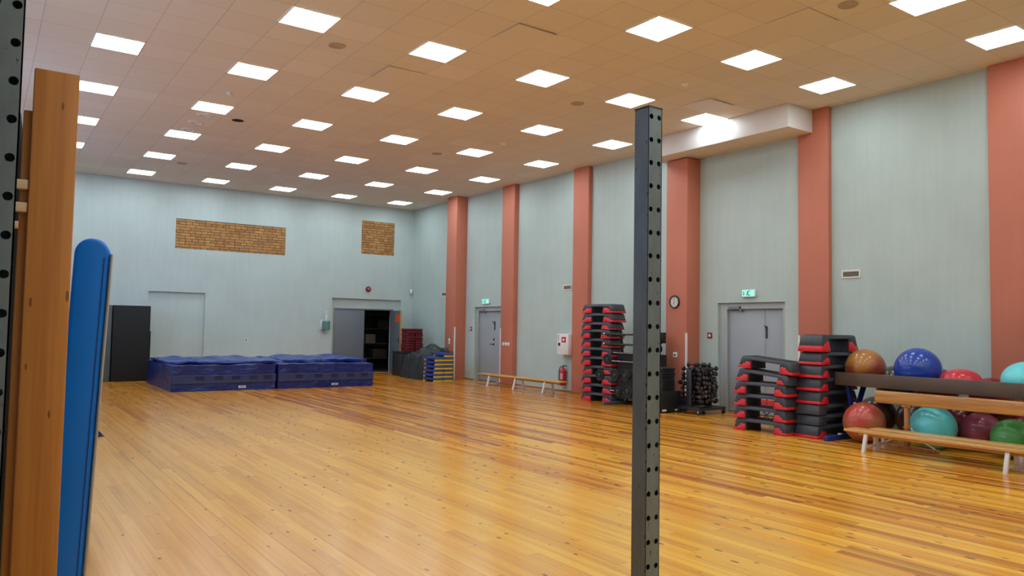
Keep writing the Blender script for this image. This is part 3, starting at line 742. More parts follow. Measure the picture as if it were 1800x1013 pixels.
# ------------------------------------------------------------ perforated rack posts
def rack_post(x0, y0, top, lab, holes_from):
    s = 0.082; th = 0.004
    t = thing('rack_post', lab, 'rack post', (x0, y0, 0), group='perforated steel posts of the training rack')
    bm = new()
    # plain faces
    box(bm, 0, th, 0, s, 0, top); box(bm, s-th, s, 0, s, 0, top); box(bm, th, s-th, s-th, s, 0, top)
    # perforated front face: cells of 0.1 m, two holes each
    cols = (0.018, s-0.018); r = 0.0115; n = 16
    zs = [holes_from - 0.0998*k for k in range(24) if holes_from - 0.0998*k > 0.06]
    zb = [top] + [(a+b)/2 for a, b in zip(zs, zs[1:])] + [0.0]
    for i, z in enumerate(zs):
        zt, zl = zb[i], zb[i+1]
        for c, (xa, xb) in zip(cols, ((0, s/2), (s/2, s))):
            sq = []
            for k in range(n):
                a = 2*PI*k/n + PI/4
                dx, dz = math.cos(a), math.sin(a)
                mm = max(abs(dx), abs(dz)); ux, uz = dx/mm, dz/mm
                px = c + (ux*(xb-c) if ux > 0 else ux*(c-xa)); pz = z + (uz*(zt-z) if uz > 0 else uz*(z-zl))
                sq.append((px, pz))
            vs = []; fs = []
            for k in range(n):
                a = 2*PI*k/n + PI/4
                vs.append(Vector((sq[k][0], 0, sq[k][1])))
                vs.append(Vector((c + r*math.cos(a), 0, z + r*math.sin(a))))
                vs.append(Vector((c + r*math.cos(a), th, z + r*math.sin(a))))
            for k in range(n):
                j = (k+1) % n
                fs.append((3*k, 3*j, 3*j+1, 3*k+1)); fs.append((3*k+1, 3*j+1, 3*j+2, 3*k+2))
            addfaces(bm, vs, fs)
    bmesh.ops.remove_doubles(bm, verts=bm.verts, dist=1e-5)
    obj('post_tube', bm, M['steel'], t)
    bm = new(); box(bm, -0.0015, s+0.0015, -0.0015, s+0.0015, top, top+0.006); obj('post_cap', bm, M['blackmetal'], t)
    bm = new(); box(bm, -0.05, s+0.05, -0.05, s+0.05, 0, 0.01); obj('base_plate', bm, M['blackmetal'], t)
    # scratched paint along the corner
    random.seed(int(x0*100)+5); bm = new()
    for k in range(46):
        z = random.uniform(0.4, 2.2); h_ = random.uniform(0.002, 0.02); w_ = random.uniform(0.001, 0.004)
        if random.random() < 0.7: box(bm, -0.0006, w_, -0.0006, w_, z, z+h_)
        else:
            c = random.choice(cols) + random.uniform(-0.006, 0.006); box(bm, c, c+w_*0.6, -0.0006, 0.0004, z, z+h_)
    obj('paint_chips', bm, M['black'], t)
    return t
rack_post(2.298, 2.30, 2.455, 'grey perforated steel post standing in the middle of the view', 2.416)
rack_post(-0.020, 2.32, 2.455, 'grey perforated steel post at the left edge of the photo', 2.416)

# wooden uprights
t = thing('wall_bar_upright', 'pair of tall orange pine boards beside the left steel post', 'wooden board', (0, 0, 0))
bm = new(); box(bm, 0.111, 0.240, 2.90, 2.935, 0, 2.325); obj('front_board', bm, M['pine_board'], t, bevel=0.004)
bm = new(); box(bm, 0.088, 0.20, 2.937, 2.972, 0, 2.19); obj('rear_board', bm, M['pine_board'], t, bevel=0.004)
for z, x0 in ((1.924, 0.045), (1.850, 0.045), (1.795, 0.045)):
    bm = new(); box(bm, x0, 0.109 if z > 1.8 else 0.088, 2.905, 2.936, z, z+(0.031 if z > 1.8 else 0.024)); obj('peg', bm, M['peg'], t, bevel=0.003)
# black padded mat behind
bm = new(); pts = [(-0.30, 0.0)] + [(-0.30, 1.9)] + [(-0.30+0.405*(1-math.cos(a))*0.5*1.0, 1.9+0.42*math.sin(a)) for a in [PI/2*k/8 for k in range(1, 8)]] + [(0.0, 2.36), (0.05, 2.33), (0.09, 2.25), (0.108, 2.12), (0.112, 1.9), (0.112, 0)]
prism(bm, pts, lambda u, v, s_: (u, s_, v), 3.25, 3.45); o = obj('black_padded_mat', bm, M['blackmat'], bevel=0.02); tag(o, 'tall black mat with rounded top behind the pine boards', 'mat')

# blue air track standing on edge
t = thing('inflatable_mat', 'blue inflatable gym mat with grey face standing on edge', 'mat', (0.368, 4.2, 0), rot=(0, math.radians(2.1), -math.radians(6.9)))
bm = new(); hw = 0.078; H = 1.905; L = 2.4
prof = [(-hw, 0.08), (-hw, H-hw)] + [(-hw*math.cos(a), H-hw+hw*math.sin(a)) for a in [PI*k/14 for k in range(1, 14)]] + [(hw, H-hw), (hw, 0.08)] + [(hw*math.cos(a), 0.08-0.078*math.sin(a)) for a in [PI*k/14 for k in range(1, 14)]]
prism(bm, prof, lambda u, v, s_: (u, s_, v), 0, L)
obj('side_wall', bm, M['airblue'], t, bevel=0.02, seg=4)
bm = new(); box(bm, hw-0.002, hw+0.012, -0.008, L, 0.07, H-0.07); obj('grey_face', bm, M['airgrey'], t, bevel=0.008)
bm = new(); box(bm, hw-0.028, hw-0.024, -0.003, 0.0, 0.1, H-0.09); obj('seam', bm, plain('dark_blue_seam', srgb(10, 70, 150)), t)

# wedge on the floor farther on
bm = new(); prism(bm, [(0.55, 0.0), (1.39, 0.0), (1.30, 0.10), (0.55, 0.16)], lambda u, v, s_: (u, s_, v), 11.15, 12.1); o = obj('floor_mat', bm, M['navy'], bevel=0.008); tag(o, 'dark blue mat on the floor, only its corner shows beside the blue inflatable mat', 'mat')

# ------------------------------------------------------------ crash mats
def soft_box(x0, x1, y0, y1, z0, z1, nx, ny, nz, amp, seed, topamp=None, freq=1.7):
    """box with subdivided faces, sagging and creased by noise"""
    bm = new()
    grid = {}
    def vert(i, j, k):
        key = (i, j, k)
        if key not in grid:
            u, v, w = i/nx, j/ny, k/nz
            p = Vector((x0+(x1-x0)*u, y0+(y1-y0)*v, z0+(z1-z0)*w))
            q = p*freq + Vector((seed, seed*0.7, 0))
            n1 = noise.noise(q)*0.6 + abs(noise.noise(q*2.3))*0.7
            d = Vector((0, 0, 0))
            if i == 0: d.x -= 1
            if i == nx: d.x += 1
            if j == 0: d.y -= 1
            if j == ny: d.y += 1
            if k == nz: d.z += 1
            a = amp*(0.3+w) if k < nz else (topamp or amp)
            if k == 0: a = 0
            p = p + d*(n1-0.2)*a
            p.z = max(p.z, z0)
            grid[key] = bm.verts.new(p)
        return grid[key]
    for i in range(nx):
        for j in range(ny):
            for k in (0, nz): bm.faces.new((vert(i, j, k), vert(i+1, j, k), vert(i+1, j+1, k), vert(i, j+1, k)))
    for i in range(nx):
        for k in range(nz):
            for j in (0, ny): bm.faces.new((vert(i, j, k), vert(i+1, j, k), vert(i+1, j, k+1), vert(i, j, k+1)))
    for j in range(ny):
        for k in range(nz):
            for i in (0, nx): bm.faces.new((vert(i, j, k), vert(i, j+1, k), vert(i, j+1, k+1), vert(i, j, k+1)))
    return bm

def crash_mat(x0, x1, lab, seed, vents, lx):
    y0, y1 = 17.44, 20.30
    t = thing('crash_mat', lab, 'crash mat', ((x0+x1)/2, (y0+y1)/2, 0), group='thick blue crash mats against the end wall')
    cx_, cy_ = (x0+x1)/2, (y0+y1)/2
    bm = soft_box(x0-cx_, x1-cx_, y0-cy_, y1-cy_, 0.0, 0.56, 40, 30, 10, 0.035, seed, 0.05)
    obj('cover', bm, M['navy'], t, smooth=50)
    bm = new(); n = 30
    band = []
    for k in range(n+1):
        u = x0 + (x1-x0)*k/n
        band.append((u-cx_, y0-cy_-0.026))
    for a, b in zip(band, band[1:]):
        addfaces(bm, [Vector((a[0], a[1], 0.17)), Vector((b[0], b[1], 0.17)), Vector((b[0], b[1], 0.33)), Vector((a[0], a[1], 0.33))], [(0, 1, 2, 3)])
        addfaces(bm, [Vector((a[0], a[1]-0.006, 0.33)), Vector((b[0], b[1]-0.006, 0.33)), Vector((b[0], b[1], 0.345)), Vector((a[0], a[1], 0.345))], [(0, 1, 2, 3)])
    obj('side_band', bm, M['navy_band'], t)
    for vx in vents:
        bm = new(); box(bm, vx-0.09-cx_, vx+0.09-cx_, y0-cy_-0.032, y0-cy_-0.027, 0.24, 0.325); obj('mesh_vent', bm, M['navy_dark'], t)
    bm = new(); box(bm, lx-0.08-cx_, lx+0.08-cx_, y0-cy_-0.036, y0-cy_-0.030, 0.05, 0.10); lb = obj('maker_label', bm, M['white'], t)
    bm = new()
    for k in range(5): box(bm, lx-0.055+k*0.024-cx_, lx-0.038+k*0.024-cx_, y0-cy_-0.0375, y0-cy_-0.0362, 0.063, 0.086)
    obj('label_print', bm, M['navy_band'], lb)
    bm = new(); xs = (x0 if seed < 5 else x1)
    return t
crash_mat(3.38, 5.60, 'left blue crash mat beside the black boards', 1.3, (3.95, 4.35, 4.72, 5.1, 5.42), 4.85)
crash_mat(5.66, 8.02, 'right blue crash mat in front of the end wall door', 8.1, (6.15, 6.62, 7.02, 7.42, 7.78), 7.02)

def cover_sheet(x0, x1, y0, y1, z, lab, seed, hgt=0.12):
    cx_, cy_ = (x0+x1)/2, (y0+y1)/2
    bm = soft_box(x0-cx_, x1-cx_, y0-cy_, y1-cy_, 0, hgt, 60, 44, 4, 0.07, seed, 0.13, 0.85)
    for v in bm.verts:       # rounded, drooping rim
        ex = min(v.co.x-(x0-cx_), (x1-cx_)-v.co.x)/0.35; ey = min(v.co.y-(y0-cy_), (y1-cy_)-v.co.y)/0.35
        e = max(0, min(1, ex)) * max(0, min(1, ey))
        v.co.z *= 0.55 + 0.45*math.sqrt(e) if e > 0 else 0.5
    o = obj('folded_mat_cover', bm, M['navy_top'], smooth=60); o.location = (cx_, cy_, z); return tag(o, lab, 'mat cover', 'loose blue covers on the crash mats')
cover_sheet(3.42, 5.95, 17.95, 20.2, 0.575, 'loose blue cover lying on the left crash mat', 3.1, 0.07)
cover_sheet(5.98, 8.15, 18.15, 20.25, 0.575, 'loose blue cover lying on the right crash mat', 6.4, 0.10)

# black boards at the end wall
bm = new(); box(bm, -0.42, 0.42, 0, 1.1, 0, 1.88); box(bm, 0.42, 0.45, 0.05, 1.1, 0, 1.25)
o = obj('upright_black_mats', bm, M['blackmat'], bevel=0.01); o.location = (3.10, 20.95, 0); tag(o, 'block of black mats standing against the end wall', 'mat')
bm = new(); box(bm, -0.10, 0.10, 0, 0.9, 0, 1.88); o = obj('upright_board', bm, M['greymat'], bevel=0.006); o.location = (2.56, 21.0, 0); tag(o, 'dark grey board standing left of the black mats', 'board')

# ------------------------------------------------------------ exercise steps
def step_proto(name, H, f, feet=True, inn=0.27, cut=False):
    t = thing(name, '', 'exercise step')
    def w(z): return 0.192*(1-0.13*z/max(H, 0.01))
    if feet:
        s_ = f/0.04
        half = [(inn, H-0.05), (inn, f+0.06), (0.355, f+0.06), (0.355, f+0.03), (0.395, f+0.03), (0.395, f), (0.462, f), (0.432, H-0.02), (0.418, H-0.005), (0.40, H)]
        foot = [(inn-0.02, 0.0), (0.475, 0.0), (0.4635, f), (0.395, f), (0.395, f+0.03), (0.355, f+0.03), (0.355, f+0.06), (inn-0.002, f+0.06)]
    else:
        half = [(0.27, H-0.05), (0.262, 0.0), (0.462, 0.0), (0.432, H-0.02), (0.418, H-0.005), (0.40, H)]
        foot = None
    pts = half + [(-a, b) for a, b in half[::-1]]
    bm = new(); prism(bm, pts, lambda u, v, s: (s*w(v), u, v), -1, 1); obj('deck', bm, M['step'], t, bevel=0.003, seg=1)
    if foot:
        for sgn in (1, -1):
            bm = new(); prism(bm, [(a*sgn, b) for a, b in (foot if not (cut and sgn < 0) else [(inn-0.01, f-0.002), (0.395, f-0.002)] + foot[4:])], lambda u, v, s: (s*(w(v)+0.004), u, v), -1, 1); obj('riser_foot', bm, M['step_red'], t, bevel=0.003, seg=1)
    if foot:
        for sgn in (1, -1):
            if cut and sgn < 0: continue
            a0, a1 = sorted((sgn*(inn-0.026), sgn*(inn-0.003)))
            bm = new(); box(bm, -0.168, 0.168, a0, a1, 0.006, H-0.056); obj('inner_shade', bm, M['step_top'], t)  # dark plate stands in for the shadow inside the hollow foot
    bm = new(); box(bm, -0.15, 0.15, -0.385, 0.385, H-0.001, H+0.004)
    for k in range(9): box(bm, -0.14, 0.14, -0.36+k*0.085, -0.335+k*0.085, H+0.004, H+0.006)
    obj('grip_top', bm, M['step_top'], t)
    t['H'] = H
    return t
std = step_proto('exercise_step', 0.180, 0.04); low = step_proto('exercise_step', 0.142, 0.0, False); tall = step_proto('exercise_step', 0.238, 0.085)
short = step_proto('exercise_step', 0.145, 0.02, True, 0.195); stdw = step_proto('exercise_step', 0.180, 0.04, True, 0.195); cutp = step_proto('exercise_step', 0.180, 0.04, True, 0.27, True)
usedp = set()
def place(proto, loc, rot, label, group):
    if proto.name not in usedp: usedp.add(proto.name); o = proto; o['label'] = label
    else: o = dup(proto, label)
    o.location = loc; o.rotation_euler = rot; o['group'] = group
    return o
def nth(k, n, where, extra=''):
    if k == 0: s = 'bottom step'
    elif k == n-1: s = 'topmost step'
    else: s = '%s step from the floor' % ORD[k]
    return '%s in the %s%s' % (s, where, extra)
random.seed(11)
# far stack (eleven)
seq = [stdw]*8 + [short, stdw, stdw]; z = 0.0
for k, p_ in enumerate(seq):
    place(p_, (10.645+random.uniform(-0.015, 0.015), 11.91+random.uniform(-0.02, 0.02)+(0.03 if k in (6, 7, 8) else 0), z), (0, 0, random.uniform(-0.025, 0.025)), nth(k, 11, 'tall far stack of red and black steps'), 'steps in the far stack')
    z += p_['H']+0.0062
# leaning stack (six), the upper two slope down towards the right
z = 0.0
for k in range(4):
    place(std, (9.775+random.uniform(-0.01, 0.01), 7.25+random.uniform(-0.012, 0.012), z), (0, 0, random.uniform(-0.02, 0.02)), nth(k, 6, 'leaning red and black stack'), 'steps in the leaning stack')
    z += 0.1862
place(cutp, (9.775, 7.21, 0.722), (0.082, 0, -0.015), nth(4, 6, 'leaning red and black stack', ', sloping down'), 'steps in the leaning stack')
place(std, (9.79, 7.17, 0.916), (0.088, 0, 0.01), nth(5, 6, 'leaning red and black stack', ', sloping down'), 'steps in the leaning stack')
# near stack with its ends to the camera (eight)
seq = [std, low, low, std, std, std, std, tall]; z = 0.0
for k, p_ in enumerate(seq):
    place(p_, (10.215+0.012*k+random.uniform(-0.012, 0.012), 6.565+random.uniform(-0.006, 0.006), z), (0, 0, PI/2+random.uniform(-0.02, 0.02)), nth(k, 8, 'red and black stack beside the balls'), 'steps in the near stack')
    z += p_['H']+0.0062

# ------------------------------------------------------------ barbell rack
t = thing('barbell_rack', 'black barbell rack between the far step stack and the clock pillar', 'barbell rack', (10.6, 10.85, 0))
for y in (0.50, -0.50):
    bm = new(); box(bm, -0.45, 0.42, y-0.03, y+0.03, 0, 0.06); obj('foot', bm, M['greymat'], t, bevel=0.004)
    bm = new(); tube(bm, [(0.2, y, 0.06), (0.1, y, 0.7), (0.0, y, 1.50)], 0.028, 10); obj('upright', bm, M['blackmetal'], t, smooth=60)
for x, z in ((-0.1, 1.03), (-0.12, 0.86), (-0.15, 0.27)):
    bm = new(); cyl(bm, (x, -0.5, z), (x, 0.62, z), 0.014, n=10); obj('cross_rail', bm, M['chrome'], t, smooth=60)
for z in (1.40, 1.20):
    for y in (0.45, -0.45):
        bm = new(); tube(bm, [(0.08, y, z-0.03), (-0.28, y, z-0.03), (-0.30, y, z+0.03)], 0.012, 8); obj('bar_hook', bm, M['blackmetal'], t)
for zi, z in enumerate((1.40, 1.20)):
    for k in range(3):
        b = thing('barbell', 'thin black barbell on the %s hooks of the rack, %s bar' % (('upper', 'lower')[zi], ('front', 'middle', 'rear')[k]), 'barbell', (10.34+0.075*k, 10.95, z), group='barbells lying on the rack')
        bm = new(); cyl(bm, (0, -0.66, 0), (0, 0.66, 0), 0.017, n=10); obj('bar', bm, M['blackmetal'], b, smooth=60)
        for s in (-1, 1):
            bm = new(); cyl(bm, (0, s*0.56, 0), (0, s*0.60, 0), 0.028, n=14); obj('collar', bm, M['chrome'] if s == 1 and k == 0 else M['blackmetal'], b, smooth=40)
def weight_plate(loc, r, lab, th=0.04, hub=True):
    b = thing('weight_plate', lab, 'weight plate', loc, group='rubber weight plates on the rack')
    Rm = Matrix.Rotation(-PI/2, 4, 'Y')
    bm = new(); lathe(bm, [(0.025, 0), (r*0.97, 0), (r, 0.006), (r, th-0.006), (r*0.97, th), (r*0.80, th), (r*0.76, th-0.010), (r*0.42, th-0.010), (r*0.38, th), (0.025, th), (0.025, 0)], Rm, 32); obj('rubber_disc', bm, M['black'], b, smooth=35)
    bm = new(); lathe(bm, [(0.014, th-0.012), (0.030, th-0.012), (0.030, th+0.012), (0.014, th+0.014)], Rm, 18); obj('hub', bm, M['greymat'], b, smooth=40)
PL = [(10.10, 11.37, 0.59, 0.115, 'leftmost weight plate, in front of the far step stack'), (10.19, 11.25, 0.905, 0.105, 'highest weight plate on the barbell rack'),
      (10.15, 10.99, 0.61, 0.115, 'middle weight plate of the row of three'), (10.15, 10.70, 0.62, 0.11, 'right weight plate of the row of three'),
      (10.20, 10.96, 0.30, 0.10, 'lower weight plate under the middle one'), (10.20, 10.68, 0.32, 0.12, 'large lower weight plate under the right one')]
for k, (x, y, z, r, lab) in enumerate(PL):
    weight_plate((x, y, z), r, lab)
    bm = new(); cyl(bm, (x-10.6-0.07, y-10.85, z), (0.05, y-10.85, z), 0.013, n=10)
    if y > 11.3: cyl(bm, (0.05-0.25, y-10.85, z), (0.05-0.25, 0.5, z), 0.012, n=8)
    obj('plate_peg', bm, M['blackmetal'], t, smooth=60)
for k in range(5):
    weight_plate((10.42+0.06*k, 10.84, 0.60), 0.11, 'weight plate behind the others on the rack, %s in' % ORD[k])
for k in range(4):
    weight_plate((10.46+0.06*k, 10.70, 0.905), 0.10, 'weight plate at the top of the rack beside the steel post, %s in' % ORD[k])
for y in (-0.01, -0.15):
    pass
bm = new(); box(bm, -0.03, 0.30, -0.48, 0.555, 0.12, 1.02); obj('back_panel', bm, M['black'], t)
# bits on the right of the post
for k, z in enumerate((1.28, 1.13)):
    weight_plate((10.86, 10.52, z-0.0), 0.08, 'small weight plate on the right end of the rack, %s' % ('upper', 'lower')[k], 0.06)
bm = new(); box(bm, 0.26, 0.34, -0.42, -0.26, 1.24, 1.45); obj('plate_holder', bm, M['black'], t)

# black box and slabs on it
t = thing('black_storage_box', 'black box on the floor between the steel post and the dumbbell cart', 'box', (10.355, 9.95, 0))
bm = new(); box(bm, -0.275, 0.275, -0.2, 0.2, 0.02, 0.39); obj('box_body', bm, M['black'], t, bevel=0.008)
for x in (-0.16, 0.17):
    bm = new(); box(bm, x-0.055, x+0.055, -0.203, -0.20, 0.03, 0.065); obj('sticker', bm, M['white'], t)
for x in (-0.2, 0.2):
    bm = new(); box(bm, x-0.03, x+0.03, -0.15, 0.15, 0, 0.02); obj('runner', bm, M['black'], t)
for k in range(10):
    bm = new(); box(bm, -0.17, 0.17, -0.14, 0.14, 0.0, 0.034); box(bm, -0.155, 0.155, -0.125, 0.125, 0.034, 0.042)
    o = obj('black_slab', bm, M['blackmetal'], bevel=0.005); o.location = (10.34+random.uniform(-.006, .006), 9.93+random.uniform(-.006, .006), 0.39+0.0425*k)
    tag(o, '%s black slab from the top of the stack on the black box' % ORD[9-k], 'slab', 'black slabs stacked on the box')
for k in range(6):
    bm = new(); box(bm, -0.10, 0.10, -0.12, 0.12, 0.0, 0.04); box(bm, -0.09, 0.09, -0.11, 0.11, 0.04, 0.046)
    o = obj('dark_slab', bm, M['step'], bevel=0.004); o.location = (10.78, 9.94, 0.0465*k)
    tag(o, '%s dark slab from the floor in the low stack behind the cart' % ORD[k], 'slab', 'dark slabs in the low stack')

# dumbbell cart
t = thing('dumbbell_cart', 'black wheeled cart covered with hand weights by the double door', 'cart', (10.84, 9.45, 0))
bm = new(); box(bm, -0.36, -0.30, -0.26, 0.26, 0.075, 0.125); box(bm, 0.30, 0.36, -0.26, 0.26, 0.075, 0.125); box(bm, -0.30, 0.30, -0.26, -0.21, 0.08, 0.12); box(bm, -0.30, 0.30, 0.21, 0.26, 0.08, 0.12); box(bm, -0.30, 0.30, -0.2, 0.2, 0.10, 0.115)
obj('base_frame', bm, M['blackmetal'], t, bevel=0.004)
for x in (-0.33, 0.33):
    for y in (-0.23, 0.23):
        bm = new(); cyl(bm, (x-0.014, y, 0.034), (x+0.014, y, 0.034), 0.034, n=18); w_ = obj('caster', bm, M['black'], t, smooth=40)
        bm = new(); box(bm, x-0.022, x-0.017, y-0.018, y+0.018, 0.03, 0.08); box(bm, x+0.017, x+0.022, y-0.018, y+0.018, 0.03, 0.08); obj('caster_fork', bm, M['chrome'], w_)
bm = new(); box(bm, -0.34, -0.31, -0.06, 0.06, 0.12, 0.80); obj('end_panel', bm, M['blackmetal'], t, bevel=0.004)
bm = new(); box(bm, 0.17, 0.20, -0.08, 0.08, 0.12, 0.78); obj('end_panel', bm, M['greymat'], t, bevel=0.004)
bm = new()
for k in range(8): cyl(bm, (-0.31, 0, 0.20+k*0.08), (0.17, 0, 0.20+k*0.08), 0.009, n=8)
box(bm, -0.31, 0.17, -0.004, 0.004, 0.14, 0.80)
obj('peg_board', bm, M['blackmetal'], t)
def dumbbell(cap):
    d = thing('hand_weight', '', 'dumbbell')
    bm = new(); cyl(bm, (0, -0.055, 0), (0, 0.055, 0), 0.012, n=10); obj('handle', bm, M['dumb'], d, smooth=60)
    for s in (-1, 1):
        bm = new(); Rm = Matrix.Translation((0, s*0.055, 0)) @ Matrix.Rotation(-s*PI/2, 4, 'X')
        lathe(bm, [(0, -0.014), (0.036, -0.014), (0.043, -0.005), (0.043, 0.020), (0.036, 0.028), (0, 0.028)], Rm, 16); h_ = obj('weight_head', bm, M['dumb'], d, smooth=35)
        bm = new(); lathe(bm, [(0, 0.026), (0.022, 0.028), (0.020, 0.031), (0, 0.032)], Rm, 14); obj('end_cap', bm, cap, h_)
    return d
protos = [dumbbell(M['cap_a']), dumbbell(M['cap_c']), dumbbell(M['cap_b'])]; usedd = set()
random.seed(3)
for r_ in range(8):
    for c_ in range(6):
        k = 0 if random.random() < 0.45 else (1 if random.random() < 0.8 else 2); p_ = protos[k]
        lab = 'dark hand weight on the cart front, %s row from the top, %s from the left' % (ORD[r_], ORD[c_])
        if k not in usedd: usedd.add(k); o = p_; o['label'] = lab
        else: o = dup(p_, lab)
        o['group'] = 'hand weights on the wheeled cart'
        x = 10.84-0.27+c_*0.088+random.uniform(-0.010, 0.010)+(0.02 if r_ % 2 else 0); z = 0.80-r_*0.08+random.uniform(-0.009, 0.009)
        o.location = (x, 9.45-0.105+random.uniform(-0.03, 0.02), z); o.rotation_euler = (random.uniform(-0.22, 0.22), 0, random.uniform(-0.25, 0.25))
for r_ in range(7):
    o = dup(protos[1], 'dark hand weight on the far side of the cart, %s from the top' % ORD[r_]); o['group'] = 'hand weights on the wheeled cart'
    o.location = (10.55+random.uniform(-0.02, 0.02), 9.45+0.115+(0.09 if r_ == 3 else 0), 0.80-r_*0.085); o.rotation_euler = (random.uniform(-0.15, 0.15), 0, random.uniform(-0.2, 0.2))
for (x, z, n_) in ((10.58, 0.885, 'left'), (10.84, 0.875, 'middle'), (10.96, 0.87, 'right')):
    o = dup(protos[0 if n_ != 'left' else 1], 'dark hand weight lying on top of the cart, %s one' % n_); o['group'] = 'hand weights on the wheeled cart'
    o.location = (x, 9.45, z); o.rotation_euler = (0, 0, 0.5)
for k, (x, z) in enumerate(((11.07, 0.72), (11.08, 0.40), (11.06, 0.21))):
    o = dup(protos[0], 'dark hand weight at the right end of the cart, %s' % ('upper', 'middle', 'lowest')[k]); o['group'] = 'hand weights on the wheeled cart'
    o.location = (x, 9.40, z); o.rotation_euler = (0, 0, 1.2)

# ------------------------------------------------------------ benches
def bench(name_lab, x0, x1, ya, yb, ztop, feet, spread, loc_group):
    """legs painted white, plank on top; feet: list of y"""
    cx_ = (x0+x1)/2
    t = thing('gym_bench', name_lab, 'bench', (cx_, 0, 0), group=loc_group)
    hw = (x1-x0)/2
    bm = new(); box(bm, -hw, hw, ya, yb, ztop-0.034, ztop); obj('seat_plank', bm, M['bench'], t, bevel=0.006)
    bm = new(); box(bm, -0.03, 0.03, ya+0.15, yb-0.15, ztop-0.075, ztop-0.034); obj('under_rail', bm, M['bench'], t)
    for y in feet:
        for s in (-1, 1):
            bm = new(); prism(bm, [(s*(hw-0.055), ztop-0.034), (s*(hw-0.015), ztop-0.034), (s*spread, 0), (s*(spread-0.045), 0)], lambda u, v, q: (u, q, v), y-0.022, y+0.022)
            obj('leg', bm, M['wpaint'], t, bevel=0.003)
        bm = new(); box(bm, -spread+0.04, spread-0.04, y-0.014, y+0.014, 0.05, 0.08); obj('leg_brace', bm, M['wpaint'], t)
    return t
bench('long wooden bench with white legs standing in front of the exercise balls', 9.27, 9.53, 2.0, 5.70, 0.265, [5.41, 3.78, 2.3], 0.185, 'long benches by the balls')
bench('second wooden bench with white legs close behind the front one', 9.62, 9.83, 1.9, 5.55, 0.262, [5.47, 3.78, 2.3], 0.135, 'long benches by the balls')
bench('long low bench with white legs by the single far door', 10.68, 10.94, 13.42, 16.86, 0.30, [16.3, 15.15, 13.97], 0.19, None)

# ------------------------------------------------------------ balance beam
t = thing('balance_beam', 'thick wooden balance beam above the front bench', 'balance beam', (9.98, 0, 0))
bm = new(); prism(bm, [(-0.05, 0.0), (-0.038, -0.012), (0.038, -0.012), (0.05, 0.0), (0.056, 0.07), (0.05, 0.14), (0.038, 0.152), (-0.038, 0.152), (-0.05, 0.14), (-0.056, 0.07)], lambda u, v, q: (u, q, v+0.585), 1.0, 5.65)
obj('beam', bm, M['beam'], t, bevel=0.004)
for y in (5.24, 1.6):
    bm = new(); box(bm, -0.028, 0.028, y-0.028, y+0.028, 0.04, 0.575); box(bm, -0.04, 0.04, y-0.06, y+0.06, 0.545, 0.575); lathe(bm, [(0.05, 0), (0.05, 0.03)], Matrix.Translation((0, y, 0.27)), 14)
    st = obj('stand_column', bm, M['standwood'], t, bevel=0.004)
    bm = new(); box(bm, -0.025, 0.025, y-0.40, y+0.36, 0, 0.045); obj('stand_foot', bm, M['standwood'], st, bevel=0.004)
    bm = new(); tube(bm, [(0, y-0.03, 0.30), (0, y-0.10, 0.22), (0, y-0.2, 0.12), (0, y-0.36, 0.04)], 0.010, 8); tube(bm, [(0, y+0.03, 0.24), (0, y+0.12, 0.16), (0, y+0.3, 0.05)], 0.010, 8)
    obj('curved_brace', bm, M['peg'], st, smooth=60)

# ------------------------------------------------------------ ball rack
t = thing('ball_rack', 'long brown ball rack on blue legs along the right wall', 'rack', (10.50, 0, 0))
bm = new(); box(bm, -0.35, -0.31, 0.8, 6.375, 0.755, 0.94); obj('front_rail', bm, M['rail'], t, bevel=0.004)
bm = new(); box(bm, 0.30, 0.34, 0.8, 6.375, 0.755, 0.86); obj('rear_rail', bm, M['rail'], t, bevel=0.004)
for x in (-0.18, 0.18):
    bm = new(); cyl(bm, (x, 0.8, 0.765), (x, 6.37, 0.765), 0.014, n=10); obj('support_tube', bm, M['blackmetal'], t, smooth=60)
for y in (6.22, 2.4):
    bm = new(); box(bm, -0.31, 0.30, y-0.02, y+0.02, 0.735, 0.755); obj('crosspiece', bm, M['bluesteel'], t)
    bm = new(); box(bm, -0.82, 0.42, y-0.03, y+0.03, 0, 0.07); obj('foot', bm, M['bluesteel'], t, bevel=0.006)
    bm = new(); box(bm, -0.50, -0.44, y-0.018, y+0.018, 0.07, 0.085); obj('foot_label', bm, M['white'], t)
    bm = new(); box(bm, -0.17, -0.09, y-0.02, y+0.02, 0.07, 0.31); obj('column', bm, M['bluesteel'], t)
    bm = new(); prism(bm, [(-0.17, 0.29), (-0.12, 0.29), (-0.36+0.14, 0.755), (-0.41+0.12, 0.755)], lambda u, v, q: (u, q, v), y-0.02, y+0.02); obj('arm', bm, M['bluesteel'], t)
    bm = new(); prism(bm, [(-0.14, 0.29), (-0.07, 0.29), (0.20, 0.755), (0.11, 0.755)], lambda u, v, q: (u, q, v), y-0.02, y+0.02); obj('arm', bm, M['bluesteel'], t)

